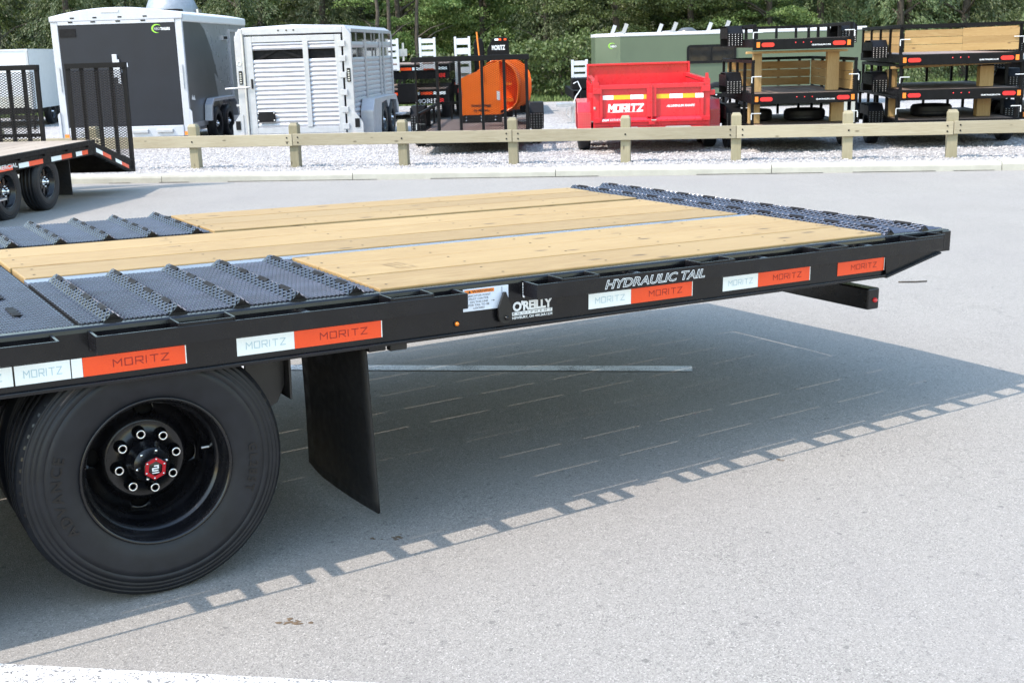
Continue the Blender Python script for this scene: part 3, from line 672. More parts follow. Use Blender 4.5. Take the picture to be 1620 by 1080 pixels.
def board_mesh(name,mat,parent,x0,x1,y0,y1,z0,z1,axis='X',n=3,gap=.006,rnd=.0):
    """n separate boards stacked along the free direction"""
    for i in range(n):
        if axis=='XZ': a=z0+(z1-z0)*i/n+gap/2; b=z0+(z1-z0)*(i+1)/n-gap/2; q=(x0,x1,y0,y1,a,b)
        elif axis=='YZ': a=z0+(z1-z0)*i/n+gap/2; b=z0+(z1-z0)*(i+1)/n-gap/2; q=(x0,x1,y0,y1,a,b)
        else: a=x0+(x1-x0)*i/n+gap/2; b=x0+(x1-x0)*(i+1)/n-gap/2; q=(a,b,y0,y1,z0,z1)
        bx(name,mat,parent,*q)
def plate_dots(m,x0,x1,y,z0,z1,nx,nz,axis='Y'):
    for i in range(nx):
        for j in range(nz):
            x=x0+(x1-x0)*(i+.5)/nx; z=z0+(z1-z0)*(j+.5)/nz; s=.006
            if axis=='Y': m.add([(x-s,y-.001,z),(x,y-.001,z-s*1.6),(x+s,y-.001,z),(x,y-.001,z+s*1.6),(x,y-.005,z)],[(0,1,4),(1,2,4),(2,3,4),(3,0,4)])
    return m
def oval(parent,name,mat,x0,x1,y,z0,z1,t=.012):
    r=(z1-z0)/2; n=6; P=[(x1-r+r*math.sin(math.pi*k/n),(z0+z1)/2+r*math.cos(math.pi*k/n)) for k in range(n+1)]+[(x0+r-r*math.sin(math.pi*k/n),(z0+z1)/2-r*math.cos(math.pi*k/n)) for k in range(n+1)]
    return MB().prism(P,'Y',y-t,y).build(name,mat,parent)
def chain(parent,pts,mat,name='safety_chain',r=.006):
    m=MB(); P=[Vector(p) for p in pts]
    L=[];
    for a,b in zip(P[:-1],P[1:]): 
        k=max(1,int((b-a).length/.03)); L+=[a+(b-a)*i/k for i in range(k)]
    for i in range(len(L)-1):
        d=(L[i+1]-L[i]); s=Vector((0,.012,0)) if i%2 else d.cross(Vector((0,1,0))).normalized()*.012
        m.tube([L[i],L[i]+d*.5+s,L[i+1],L[i]+d*.5-s,L[i]],r,5,False)
    return m.build(name,mat,parent,recalc=False)

# --- black equipment trailer parked at the left
eq=thing('equipment_trailer','black equipment trailer with mesh ramps raised, parked at the left edge','trailer',(-5.60,14.76,-.21),-R(5))
# local: x=0 tyre outer face, body towards -x, y along its length
bm_=[(-9.0,.575),(1.33,.56),(1.33,.725),(-9.0,.745)]
MB().prism(bm_,'X',-.02,.03).build('side_beam',M_blackf,eq,.003)
MB().prism([(1.335,.565),(2.50,.215),(2.62,.26),(2.62,.37),(1.335,.725)],'X',-.02,.03).build('tail_beam',M_blackf,eq,.003)
MB().box(.031,.04,-9,1.32,.735,.745).build('rub_rail',M_blackf,eq)
for i in range(12):
    y=1.2-i*.62; bx('stake_pocket',M_blackf,eq,.031,.065,y-.1,y,.67,.755)
bx('rub_rail',M_blackf,eq,.066,.074,-9,1.3,.695,.755,bevel=.002)
W2=2.1
MB().prism(bm_,'X',-W2-.05,-W2).build('side_beam',M_blackf,eq); MB().prism([(1.335,.565),(2.50,.215),(2.62,.26),(2.62,.37),(1.335,.725)],'X',-W2-.05,-W2).build('tail_beam',M_blackf,eq)
for i in range(9):
    a=-.03-W2*(i+1)/9.0+.03; bx('deck_plank',M_tanY,eq,a+.004,a+.226,-9,1.30,.71,.75)
board_mesh('tail_plank',M_pineY,eq,-W2,-.03,1.345,2.5,0,0) if False else None
for i in range(9):
    a=-.03-W2*(i+1)/9.0+.03; MB().prism([(1.345,.67),(2.50,.305),(2.50,.345),(1.345,.71)],'X',a+.004,a+.226).build('tail_plank',M_pineY,eq)
bx('tail_crossmember',M_blackf,eq,-W2,.03,2.51,2.62,.21,.37)
for yy in (1.40,1.78,2.15): bx('tail_joist',M_dark,eq,-W2+.01,-.03,yy,yy+.06,.67-(yy-1.345)*.316-.12,.67-(yy-1.345)*.316-.03)
for yy in [ -8+.6*i for i in range(15)]: bx('crossmember',M_dark,eq,-W2,-.025,yy,yy+.06,.60,.70)
def eqtape(y0,y1,y2,z0=.515,h=.056,sl=0):
    for a,b,mt,lb in ((y0,y1,M_tw,'white reflective tape'),(y1,y2,M_tr,'red reflective tape')):
        MB().add([(.0315,a,z0+sl*(a-y0)),(.0315,b,z0+sl*(b-y0)),(.0315,b,z0+h+sl*(b-y0)),(.0315,a,z0+h+sl*(a-y0))],[(0,1,2,3)]).build('reflective_tape',mt,eq,label=lb)
for a,b,c in ((-.76,-.50,-.05),(.16,.46,.80),(.92,1.07,1.25)): pass
for a,b,c in ((-.75,-.50,-.14),(.08,.36,.66),(-1.6,-1.3,-.9)): eqtape(a,b,c,.580)
for a,b,c in ((.78,.96,1.14),): eqtape(a,b,c,.580)
for a,b,c in ((-2.4,-2.1,-1.8),): eqtape(a,b,c,.580)
eqtape(1.40,1.60,1.86,.585,.056,-.31); eqtape(2.0,2.2,2.44,.40,.05,-.31)
v,f=text_geo('HEAVY COMMERCIAL',bold=.02); a_=np.array(v); mn,mx=a_.min(0),a_.max(0)
MB().add([(.0325,-1.9+(p[0]-mn[0])/(mx[0]-mn[0])*1.12,.60+(p[1]-mn[1])/(mx[1]-mn[1])*.05) for p in v],f).build('lettering',M_letter,eq)
for y in (-1.0,0.,-2.0): modwheel(eq,(0,y,.345),R(90),.345)
for y in (-1.0,0.,-2.0): modwheel(eq,(-W2-.02,y,.345),-R(90),.345,detail=False)
for y in (-1.0,0.): MB().tube([(-.2,y,.345),(-W2+.2,y,.345)],.05,10).build('axle',M_dark,eq)
m=MB(); m.box(-.62,-.02,.66,.675,.105,.57); m.build('mud_flap',M_flap,eq); MB().box(-W2,-W2+.6,.66,.675,.105,.50).build('mud_flap',M_flap,eq)
m=MB(); m.tube([(.035,-1.30,.50),(.035,-1.30,.30)],.006,6); m.build('lamp_bracket',M_dark,eq); MB().lathe([(0,.03),(.012,.025),(.014,0)],10,(.03,-1.28,.48),axis='X').build('marker_light',M_amber,eq)
bx('step',M_steel,eq,.0,.10,-1.52,-1.25,.28,.30)
for x0,x1,zb in ((-.86,.02,.20),(-2.16,-1.27,.20)):
    rp=bpy.data.objects.new('ramp',None); COL.objects.link(rp); rp.parent=eq; rp.location=((x0+x1)/2,2.66,zb); rp.rotation_euler=(-R(2.5),0,0); hw=(x1-x0)/2; H=1.46
    bx('ramp_frame',M_blackf,rp,-hw,-hw+.05,-.03,.03,0,H); bx('ramp_frame',M_blackf,rp,hw-.05,hw,-.03,.03,0,H)
    bx('top_bar',M_blackf,rp,-hw,hw,-.045,.045,H+.001,H+.07); bx('bottom_bar',M_blackf,rp,-hw+.051,hw-.051,-.03,.03,.04,.09)
    for k in range(3):
        x=-hw+ (2*hw)*(k+1)/4; bx('ramp_bar',M_blackf,rp,x-.022,x+.022,-.02,.03,.091,H)
    if x0<-1: bx('cross_bar',M_blackf,rp,-hw+.051,hw-.051,.031,.06,.52,.57)
    exp_mesh(H-.12,2*hw-.1,.050,.075,.016,.008,lambda x,y,z:(-hw+.05+y,-.032-z,.1+x),).build('expanded_metal',M_blackf,rp,kind='stuff',recalc=False) if False else exp_mesh(2*hw-.1,H-.12,.060,.036,.0115,.006,lambda x,y,z:(-hw+.05+x,-.032-z,.1+y)).build('expanded_metal',M_blackf,rp,kind='stuff',recalc=False)

# --- charcoal and silver enclosed cargo trailer
cg=thing('cargo_trailer','charcoal and silver enclosed cargo trailer with black rear ramp door','trailer',(-7.62,24.6,G),-R(2))
Lc=5.15; hwid=1.30
arch=lambda x,z0,h: z0+h*(1-(x/hwid)**2)
roof=[(x,arch(x,2.60,.15)) for x in np.linspace(-hwid,hwid,13)]
MB().prism(roof+[(hwid,2.54),(-hwid,2.54)],'Y',.02,Lc).build('roof',M_whitec,cg,.02)
for s in (-1,1):
    bx('rear_post',M_alut,cg,s*1.24-.075,s*1.24+.065,-.03,.05,.22,2.50,bevel=.01)
    MB().prism([(s*1.18,.22),(s*1.31,.22),(s*1.31,.75),(s*1.36,.70),(s*1.36,.22)],'Y',-.06,-.031).build('post_foot',M_alut,cg)
    MB().box(s*1.26-.05,s*1.26+.05,.03,Lc,2.44,2.60).build('roof_trim',M_whitec,cg,.03)
    bx('grab_bar',M_alu,cg,s*1.235-.012,s*1.235+.012,-.055,-.04,1.15,1.62)
MB().prism([(x,arch(x,2.60,.15)) for x in np.linspace(-1.33,1.33,13)]+[(1.33,2.50),(-1.33,2.50)],'Y',-.05,.019).build('header',M_alut,cg,.012)
bx('header_frame',M_alut,cg,-1.164,1.164,-.045,-.02,2.435,2.499)
hl=oval(cg,'brake_light',M_white,-.30,.08,-.051,2.66,2.715)
for x in (-.9,-.45,.05,.55,): bx('marker_light',M_dark,cg,x,x+.08,-.056,-.051,2.55,2.575); bx('hinge',M_dark,cg,x-.05,x+.04,-.052,-.046,2.47,2.495)
dr=bx('ramp_door',M_cargo,cg,-1.162,1.162,-.035,.03,.44,2.434,bevel=.006)
bx('rear_sill',M_alut,cg,-1.164,1.164,-.05,.03,.22,.435,bevel=.01)
for x in (-.93,.12,.62): bx('hinge_step',M_alu,cg,x,x+.33,-.10,-.051,.30,.37,bevel=.01)
bx('sill_bracket',M_pineX,cg,-1.05,-.72,-.16,-.101,.20,.36) if False else None
for x in (-1.26,1.18): bx('reflector',M_orangew,cg,x,x+.09,-.066,-.061,.24,.31)
pl=bx('plate_holder',M_dark,cg,-1.14,-.82,-.045,-.036,2.20,2.36); 
lt=bx('door_latch',M_alut,cg,-.14,-.04,-.075,-.036,1.40,1.85,bevel=.01); bx('latch_bar',M_alut,cg,-.05,.0,-.085,-.076,1.28,1.75)
s1=bx('warning_label',M_whites,cg,.0,.15,-.038,-.0355,1.60,1.68); bx('label_band',M_red,s1,.0,.09,-.040,-.0385,1.63,1.68); bx('warning_label',M_whites,cg,.02,.11,-.038,-.0355,1.50,1.56)
def swoosh(parent,x,z,s,y,txt=True,mat=M_lime):
    m=MB(); P=[];Q=[]
    for k in range(15):
        t=R(-70)+R(255)*(-k/14.); r=s; th=.02*s+.26*s*math.sin(math.pi*min(1,k/14*1.0))**.7
        P.append((x+r*math.cos(t)*1.25,z+r*math.sin(t))); Q.append((x+(r-th)*math.cos(t)*1.25+.05*s,z+(r-th)*math.sin(t)))
    m.add([(a,y,b) for a,b in P]+[(a,y,b) for a,b in Q],[(i,i+1,i+16,i+15) for i in range(14)])
    o=m.build('swoosh_emblem',mat,parent)
    if txt: fit_text('NEO',x-.6*s,x+.75*s,z-.35*s,z+.25*s,y-.001,bold=.03).build('lettering',M_inkg,o); fit_text('TRAILERS',x+.85*s,x+3.1*s,z-.4*s,z+.25*s,y-.001,bold=.04).build('lettering',M_letter,o)
    return o
swoosh(cg,.80,2.32,.085,-.0365)
fl=bx('floor_frame',M_alut,cg,-1.25,1.25,.05,Lc,.28,.435)
bx('side_wall',M_whitec,cg,-1.29,-1.26,.05,Lc,.40,2.50)
bx('side_wall',M_silver,cg,1.26,1.285,.05,Lc,.40,2.50)
dec=[(.06,.46),(.06,2.44),(1.30,2.44),(1.60,2.30),(1.97,1.95),(2.25,1.55),(2.42,1.28),(2.1,1.42),(2.28,.95),(2.42,.46)]
MB().prism(dec,'X',1.2851,1.288).build('grey_side_panel',M_grey,cg)
bx('skirt_trim',M_alu,cg,1.2852,1.30,.05,Lc,.36,.455)
sd=bx('side_door',M_silver,cg,1.2855,1.30,3.6,4.5,.50,2.28); 
for q in ((3.55,3.595,.46,2.34),(4.505,4.55,.46,2.34),(3.596,4.504,2.285,2.34)): bx('door_frame',M_alu,cg,1.2856,1.315,*q)
bx('side_lamp',M_alu,cg,1.2856,1.32,2.95,3.35,2.1,2.2); bx('lamp_lens',M_dark,cg,1.321,1.325,3.0,3.3,2.12,2.18)
mm=moritz if False else None
st_=MB(); st_.prism([(.25,.92),(.32,1.02),(.35,.95),(.45,1.0),(.5,.9)],'X',1.2885,1.290); st_.build('side_emblem',M_letter,cg)
fd=MB(); P=[(1.02,.45),(1.10,.78),(1.30,.90),(3.05,.90),(3.25,.78),(3.33,.45)]; Q=[(3.24,.45),(3.17,.74),(3.02,.83),(1.34,.83),(1.18,.74),(1.10,.45)]
fd.prism(P+Q,'X',1.30,1.46); fd.build('fender',M_alu,cg,.01)
for y in (1.62,2.58):
    modwheel(cg,(1.44,y,.36),R(90),.36,.2,rimmat=M_dark); modwheel(cg,(-1.44,y,.36),-R(90),.36,.2,detail=False)
    MB().tube([(-1.2,y,.36),(1.2,y,.36)],.045,8).build('axle',M_dark,cg)
bx('roof_vent',M_dark,cg,-.2,.2,3.5,3.9,2.76,2.82)

# --- aluminium livestock trailer
lv=thing('livestock_trailer','bright aluminium livestock trailer with slatted rear gate and sides','trailer',(-4.07,24.0,G),-R(5))
Ll=4.4; hw=1.16
MB().prism([(-1.12,2.20),(-1.0,2.27),(0,2.31),(1.0,2.27),(1.12,2.20),(1.12,2.14),(-1.12,2.14)],'Y',.06,Ll).build('roof',M_alu,lv,.02)
for s in (-1,1):
    MB().prism([(s*.985,.20),(s*1.15,.20),(s*1.15,2.10),(s*1.05,2.25),(s*.985,2.25)],'Y',-.03,.05).build('rear_post',M_alu,lv,.012)
    MB().prism([(s*1.08,.20),(s*1.30,.20),(s*1.30,.42),(s*1.16,.62),(s*1.08,.62)],'Y',-.045,-.031).build('post_foot',M_alu,lv)
    o=oval(lv,'tail_lamp',M_dark,-.035+s*1.075,.035+s*1.075,-.031,1.20,1.44) if False else bx('tail_lamp',M_dark,lv,s*1.07-.035,s*1.07+.035,-.046,-.031,1.20,1.46,bevel=.02)
    for k in range(5): bx('lens',M_steel,o,s*1.07-.018,s*1.07+.018,-.050,-.0465,1.225+k*.043,1.25+k*.043)
    bx('lower_lamp',M_dark,lv,s*1.19-.045,s*1.19+.045,-.060,-.046,.33,.50)
    bx('reflector',M_orangew,lv,s*1.10-.06,s*1.10+.06,-.065,-.046,.18,.22)
bx('header',M_alu,lv,-.984,.984,-.03,.05,2.13,2.25,bevel=.01)
for x in (-.28,-.12,.02): bx('marker_light',M_dark,lv,x,x+.03,-.036,-.031,2.19,2.215)
gt=bpy.data.objects.new('rear_gate',None); COL.objects.link(gt); gt.parent=lv; gt.location=(0,-.02,0)
def gp(n,*a,mat=M_alu,bevel=.005): return bx(n,mat,gt,*a,bevel=bevel)
gp('gate_frame',-.955,-.80,-.03,.02,.24,2.10); gp('gate_frame',.83,.955,-.03,.02,.24,2.10); gp('gate_frame',-.799,.829,-.03,.02,1.99,2.10); gp('gate_frame',-.799,.829,-.03,.02,.24,.36)
gp('gate_frame',.20,.305,-.045,-.005,.361,1.989)
def slats(x0,x1,z0,z1,n,parent,y=0.,axis='X'):
    h=(z1-z0)/n; first=None
    for i in range(n):
        if first is None:
            if axis=='X': m=MB().prism([(y,.001),(y-.004,.002),(y-.016,h*.28),(y-.022,h*.5),(y-.016,h*.72),(y-.004,h-.003),(y,h-.002)],'X',x0,x1)
            else: m=MB().prism([(y,.001),(y+.004,.002),(y+.016,h*.28),(y+.022,h*.5),(y+.016,h*.72),(y+.004,h-.003),(y,h-.002)],'Y',x0,x1)
            first=m.build('slat',M_alu,parent); o=first
        else: o=inst(first,parent)
        o.location.z=z0+h*i
slats(-.799,.199,.361,1.66,15,gt); slats(.306,.829,.361,1.66,15,gt); slats(-.799,.199,1.84,1.989,2,gt); slats(.306,.829,1.84,1.989,2,gt)
gp('dark_window_backing',-.799,.199,.045,.05,1.65,1.85,mat=M_dark); gp('dark_window_backing',.306,.829,.045,.05,1.65,1.85,mat=M_dark)  # dark sheets added behind the opening, painted shade of the interior
for x0,x1,z0,z1 in ((-.72,-.30,1.66,1.86),(.15,-.25,1.68,1.84)): MB().bar((x0,.03,z0),(x1,.03,z1),.02,.05).build('window_brace',M_dark,gt)
bx('plate_holder',M_dark,gt,-.78,-.43,-.06,-.035,.47,.67,bevel=.01)
for x in (-.765,-.45):
    for z in (.50,.64): MB().lathe([(0,-.066),(.012,-.065),(.014,-.06)],8,(x,0,z)).build('bolt',M_steel,gt)
fit_text('TRAILERS.COM',-.72,-.30,.40,.43,-.028).build('lettering',M_inkg,gt)
m=MB(); m.tube([(-.98,-.07,.22),(-.98,-.07,2.16)],.022,10); m.build('lock_rod',M_steel,lv)
m=MB(); m.tube([(-.90,-.08,1.15),(-1.38,-.10,1.13)],.016,8); m.build('lock_handle',M_steel,lv)
MB().lathe([(.03,-.034),(.045,-.040),(.055,-.031)],14,(-1.08,0,1.60)).build('lamp_ring',M_steel,lv)
for z in (.33,.45+.2,.98,1.31,1.62,1.90):
    bx('hinge',M_alu,lv,.90,1.03,-.065,-.031,z-.03,z+.08,bevel=.006)
bx('gate_latch',M_dark,gt,-.86,-.83,-.06,-.031,1.12,1.30)
bx('rear_sill',M_alu,lv,-.984,.984,-.06,.05,.14,.235,bevel=.01)
# side walls
for s in (-1,1):
    sw=bpy.data.objects.new('side_wall',None); COL.objects.link(sw); sw.parent=lv; sw.location=(s*1.11,0,0); sw.rotation_euler=(0,0,0 if s>0 else math.pi)
    y0,y1=(.051,Ll) if s>0 else (-Ll,-.051)
    slats(y0,y1,.40,1.66,13,sw,axis='Y'); slats(y0,y1,1.84,1.96,1,sw,axis='Y')
    bx('top_rail',M_alu,sw,-.02,.03,y0,y1,2.14,2.20); bx('base_rail',M_alu,sw,-.02,.03,y0,y1,.28,.399)
    if s>0:
        for yy in (1.3,2.9,3.25,4.3): bx('side_post',M_alu,sw,.024,.05,yy,yy+.07,.40,2.139)
        bx('dark_side_backing',M_glass,sw,-.06,-.05,y0,y1,1.63,2.14)  # dark sheet added inside the side openings for interior shade
fd=MB(); P=[(.55,.12),(.55,.62),(.75,.84),(3.25,.84),(3.5,.60),(3.5,.42)]; Q=[(3.38,.42),(3.2,.72),(2.5,.76),(2.28,.60),(2.05,.76),(1.5,.72),(1.32,.12)]
fd.prism(P+Q,'X',1.14,1.40); fd.build('fender',M_alu,lv,.01)
for y in (1.85,2.80):
    modwheel(lv,(1.39,y,.36),R(90),.36,.2); modwheel(lv,(-1.39,y,.36),-R(90),.36,.2,detail=False)
bx('fender',M_alu,lv,-1.40,-1.14,.6,3.5,.76,.80); bx('floor',M_dark,lv,-1.05,1.05,.06,Ll,.30,.38); bx('running_board',M_alu,lv,1.14,1.45,3.52,4.2,.36,.39)
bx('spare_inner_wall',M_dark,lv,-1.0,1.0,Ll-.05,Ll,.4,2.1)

# --- open utility trailers
def fender_box(t,s,w2,yc,z0,z1,wd=.25,L=.82,sheen=True):
    xa,xb=sorted((s*(w2+.04),s*(w2+.04+wd)))
    P=[(yc-L/2,z0),(yc-L/2,z0+(z1-z0)*.62),(yc-L/2+.16,z1),(yc+L/2-.16,z1),(yc+L/2,z0+(z1-z0)*.62),(yc+L/2,z0)]
    Q=[(y+(.012 if y<yc else -.012),z-(.012 if z>z0 else 0)) for y,z in reversed(P)]
    f_=MB().prism(P+Q,'X',xa,xb).build('fender',M_blackf,t,.003)
    m=MB(); plate_dots(m,xa,xb,yc-L/2,z0,z0+(z1-z0)*.62,5,6); m.build('tread_pattern',M_steel,f_,kind='stuff')
    bx('fender_skirt',M_blackf,t,s*(w2+.042+wd)-.004,s*(w2+.042+wd)+.004,yc-L/2+.01,yc+L/2-.01,z0+.12,z1-.03)
def utility(label,loc,yaw,w2=.82,L=3.1,dz=.42,rail=.36,rear='open',group=None,wood_side=None,wheels=True,fz=(.30,.62),yc=1.25,text='QUIKTRAILERS.COM',planks=7,side_wood=False):
    t=thing('utility_trailer',label,'trailer',loc,yaw,group)
    bx('rear_crossmember',M_blackf,t,-w2-.03,w2+.03,-.02,.03,dz-.17,dz-.01,bevel=.004)
    bx('rear_angle',M_blackf,t,-w2,w2,.031,.12,dz-.035,dz-.012)
    for s in (-1,1):
        bx('side_frame',M_blackf,t,s*w2-.03,s*w2+.03,.032,L,dz-.13,dz,bevel=.003)
        bx('marker_light',M_orangew,t,s*(w2-.05)-.025 if s<0 else s*(w2-.05)-.025,s*(w2-.05)+.025,-.032,-.021,dz-.13,dz-.05)
        oval(t,'tail_light',M_redlens,*(sorted((s*(w2-.10),s*(w2-.30)))),-.021,dz-.125,dz-.06)
        # rail
        for k in range(5):
            y=.035+(L-.09)*k/4; bx('rail_post',M_blackf,t,s*w2-.022,s*w2+.022,y,y+.045,dz+.001,dz+rail)
        bx('top_rail',M_blackf,t,s*w2-.026,s*w2+.026,.03,L,dz+rail+.001,dz+rail+.05,bevel=.003)
        if side_wood:
            board_mesh('side_board',M_pineY,t,s*(w2-.028)-.017,s*(w2-.028)+.005,.09,L-.06,dz+.02,dz+rail-.01,'YZ',3)
        bx('latch_pin',M_white,t,*(sorted((s*(w2+.03),s*(w2-.12)))),-.034,-.022,dz+rail*.55,dz+rail*.55+.012)
        bx('latch_pin',M_white,t,s*(w2+.03)-.006,s*(w2+.03)+.006,-.034,-.022,dz+rail*.55-.09,dz+rail*.55-.001)
        fender_box(t,s,w2,yc,fz[0]+dz-.42,fz[1]+dz-.42+.0)
        if wheels: modwheel(t,(s*(w2+.26),yc,.33),R(90)*s,.33,.2,detail=False,chrome=False)
    bx('front_rail',M_blackf,t,-w2,w2,L-.05,L,dz+rail+.001,dz+rail+.05)
    for k in range(4):
        x=-w2+.05+(2*w2-.1)*(k+.5)/4; bx('front_post',M_blackf,t,x-.02,x+.02,L-.05,L-.005,dz,dz+rail)
    for i in range(planks):
        a=-w2+.035+(2*w2-.07)*i/planks; b=-w2+.035+(2*w2-.07)*(i+1)/planks; bx('deck_plank',M_oldY,t,a+.004,b-.004,.125,L-.01,dz-.045,dz-.008)
    for k in range(5): y=.3+k*.62; bx('crossmember',M_dark,t,-w2+.03,w2-.03,y,y+.05,dz-.11,dz-.05)
    if text: fit_text(text,w2-.62,w2-.33,dz-.125,dz-.10,-.0215,bold=.03).build('lettering',M_letter,t)
    for k in (-.12,0,.12):
        if rear!='plain': MB().lathe([(0,-.028),(.009,-.026),(.011,-.02)],8,(k,0,dz-.07)).build('id_light',M_redlens,t)
    m=MB(); m.bar((-.5,L,dz-.09),(0,L+.9,dz-.09),.06,.08); m.bar((.5,L,dz-.09),(0,L+.9,dz-.09),.06,.08); m.build('tongue',M_blackf,t)
    return t
# one carrying the pusher, with tall mesh ramp gate
ut=utility('black utility trailer with tall mesh gate, carrying the orange pusher box',(-.56,20.8,G),R(-1.5),w2=.93,L=4.4,dz=.36,rail=.30,yc=2.0,fz=(.36,.82),rear='plain',text=None,planks=8)
for s in (-1,1): modwheel(ut,(s*(.93+.26),2.9,.33),R(90)*s,.33,.2,detail=False,chrome=False)
gt=bpy.data.objects.new('ramp_gate',None); COL.objects.link(gt); gt.parent=ut; gt.location=(0,-.09,.33)
for k in range(6):
    x=-.94+1.88*k/5; bx('gate_bar',M_blackf,gt,x-.026 if k else x,x+.026,-.02,.025,.041,1.22,bevel=.003)
bx('gate_top',M_blackf,gt,-.99,.99,-.035,.035,1.221,1.31,bevel=.004); bx('gate_bottom',M_blackf,gt,-.95,.95,-.03,.03,0,.04)
exp_mesh(1.86,1.17,.062,.030,.010,.006,lambda x,y,z:(-.93+x,.028+z,.045+y)).build('expanded_metal',M_blackf,gt,kind='stuff',recalc=False)
fr=bx('front_box',M_blackf,ut,-.5,.6,4.3,4.39,.37,.55)
# pusher box on it
pz=.175
pu=thing('snow_pusher','orange snow pusher box with black rubber edge standing on the utility trailer','pusher',(-.42,22.55,pz),0)
def pend(y,n='end_plate'):
    P=[(-.40,.17),(.30,.17),(.34,.22),(.34,.98),(.34,1.15),(.22,1.10),(.0,1.04),(-.045,.975),(-.10,.965),(-.40,.90)]
    return MB().prism(P,'Y',y,y+.025).build(n,M_orange,pu,.004)
MB().prism([(-.40,.10),(.34,.10),(.34,1.02),(.335,1.16),(.20,1.12),(-.02,1.04),(-.08,.98),(-.40,.86)],'Y',0,.022).build('end_plate',M_orange,pu,.003)
# curved moldboard running back to the right
prof=[(.0,1.13),(.12,1.17),(.24,1.175),(.36,1.13),(.46,1.04),(.53,.92),(.56,.76),(.56,.58),(.53,.40),(.44,.30),(.30,.22),(.16,.16)]
D=Vector((.26,1.9,0)); m=MB(); n=len(prof); v=[]
for t in (0.012,1):
    for a,b in prof: v.append(Vector((a*1.05+.09,.0+.023,b))*1+D*t*.9)
m.add(v,[(i,i+1,i+1+n,i+n) for i in range(n-1)],True); mo=m.build('moldboard',M_orange,pu); sdm=mo.modifiers.new('solid','SOLIDIFY'); sdm.thickness=.02
MB().prism([(a+.12,b) for a,b in prof]+[(.34,.10),(.10,.10)],'Y',.0225,.04).build('side_gusset',M_orange,pu) if False else None
fe=D*.9; MB().prism([(fe.x+a+.12,b) for a,b in prof],'Y',fe.y+.024,fe.y+.045).build('end_plate',M_orange,pu)
for t,nm in ((.20,'rib'),(.50,'rib'),(.8,'rib')):
    c=D*t*.9; m=MB(); Pp=[(c.x+a+.125,b) for a,b in prof[2:10]]; Qq=[(c.x+a+.20,b) for a,b in reversed(prof[2:10])]
    m.prism(Pp+Qq,'Y',c.y,c.y+.025); m.build('rib',M_orange,pu)
bx('inner_wall',M_orange,pu,.10,.70,.75,.78,.24,1.12); bx('lower_step',M_orange,pu,.42,.58,.05,1.0,.42,.47) ; bx('upper_step',M_orange,pu,.40,.56,.05,1.0,.72,.76)
ed=bx('rubber_edge',M_flap,pu,-.38,.36,-.03,-.002,.055,.20)
for x in (-.30,-.02,.24): 
    for z in (.10,.155): MB().lathe([(0,-.042),(.013,-.04),(.015,-.03)],6,(x,0,z)).build('bolt',M_chrome,ed)
bx('reflector',M_letter,pu,-.40,-.365,-.006,-.002,.50,.66); bx('reflector',M_letter,pu,.275,.335,-.006,-.002,.46,.62)
fit_text('Scoop Dogg',-.20,.16,.330,.400,-.003,bold=.03).build('lettering',M_inkk,pu); fit_text('by Meyers',-.15,.13,.245,.305,-.003,bold=.03).build('lettering',M_inkk,pu)
mr=MB().tube([(.0,-.012,.92),(-.055,-.012,1.68)],.013,8); mr.build('marker_rod',M_orangew,pu); MB().tube([(.004,-.03,.86),(-.003,-.03,.98)],.016,8).build('rod_spring',M_steel,pu)

# --- red dump trailer
dp=thing('dump_trailer','red low profile dump trailer with barn doors behind the fence','dump trailer',(2.37,19.8,G),-R(2.5))
def D_(n,*a,mat=M_red,bevel=.004,label=None,parent=None): return bx(n,mat,parent or dp,*a,bevel=bevel,label=label)
for s in (-1,1):
    D_('corner_post',s*.89-.05,s*.89+.05,-.03,.06,.42,1.16); MB().prism([(s*.89-.03,1.161),(s*.89+.03,1.161),(s*.89+.02,1.27),(s*.89-.02,1.27)],'Y',-.02,.02).build('post_horn',M_red,dp)
    D_('side_panel',s*.91-.015,s*.91+.015,.061,3.3,.52,1.12); MB().bar((s*.91,.061,1.15),(s*.91,3.3,1.18),.08,.06).build('side_rail',M_red,dp,.004)
    for k in range(5): D_('side_rib',*(sorted((s*.926,s*.975))),.5+k*.6,.56+k*.6,.52,1.119)
    D_('door_hinge',*(sorted((s*.94,s*.80))),-.07,-.031,.98,1.07); D_('door_hinge',*(sorted((s*.94,s*.80))),-.07,-.031,.52,.60)
    D_('hinge_ear',*(sorted((s*.941,s*1.02))),-.03,.0,.92,1.0)
    P=[(.62,.30),(.62,.66),(.74,.82),(2.45,.82),(2.60,.66),(2.60,.30)]; Q=[(y+(.014 if y<1.5 else -.014),z-(.014 if z>.30 else 0)) for y,z in reversed(P)]
    xa,xb=sorted((s*.96,s*1.19)); f_=MB().prism(P+Q,'X',xa,xb).build('fender',M_red,dp,.004)
    m=MB(); plate_dots(m,xa,xb,.62,.30,.66,6,9); m.build('tread_pattern',M_letter,f_,kind='stuff')
    for y in (1.15,2.05): modwheel(dp,(s*1.18,y,.36),R(90)*s,.36,.22,detail=False,chrome=False)
D_('front_bulkhead',-.925,.925,3.3,3.34,.5,1.37); D_('bulkhead_rail',-.96,.96,3.24,3.38,1.371,1.41); D_('bulkhead_flange',-.96,-.926,3.18,3.36,.6,1.37); D_('bulkhead_flange',.926,.96,3.18,3.36,.6,1.37)
D_('bed_floor',-.89,.89,.07,3.29,.50,.53); D_('frame_rail',-.5,-.4,.1,4.2,.30,.45); D_('frame_rail',.4,.5,.1,4.2,.30,.45)
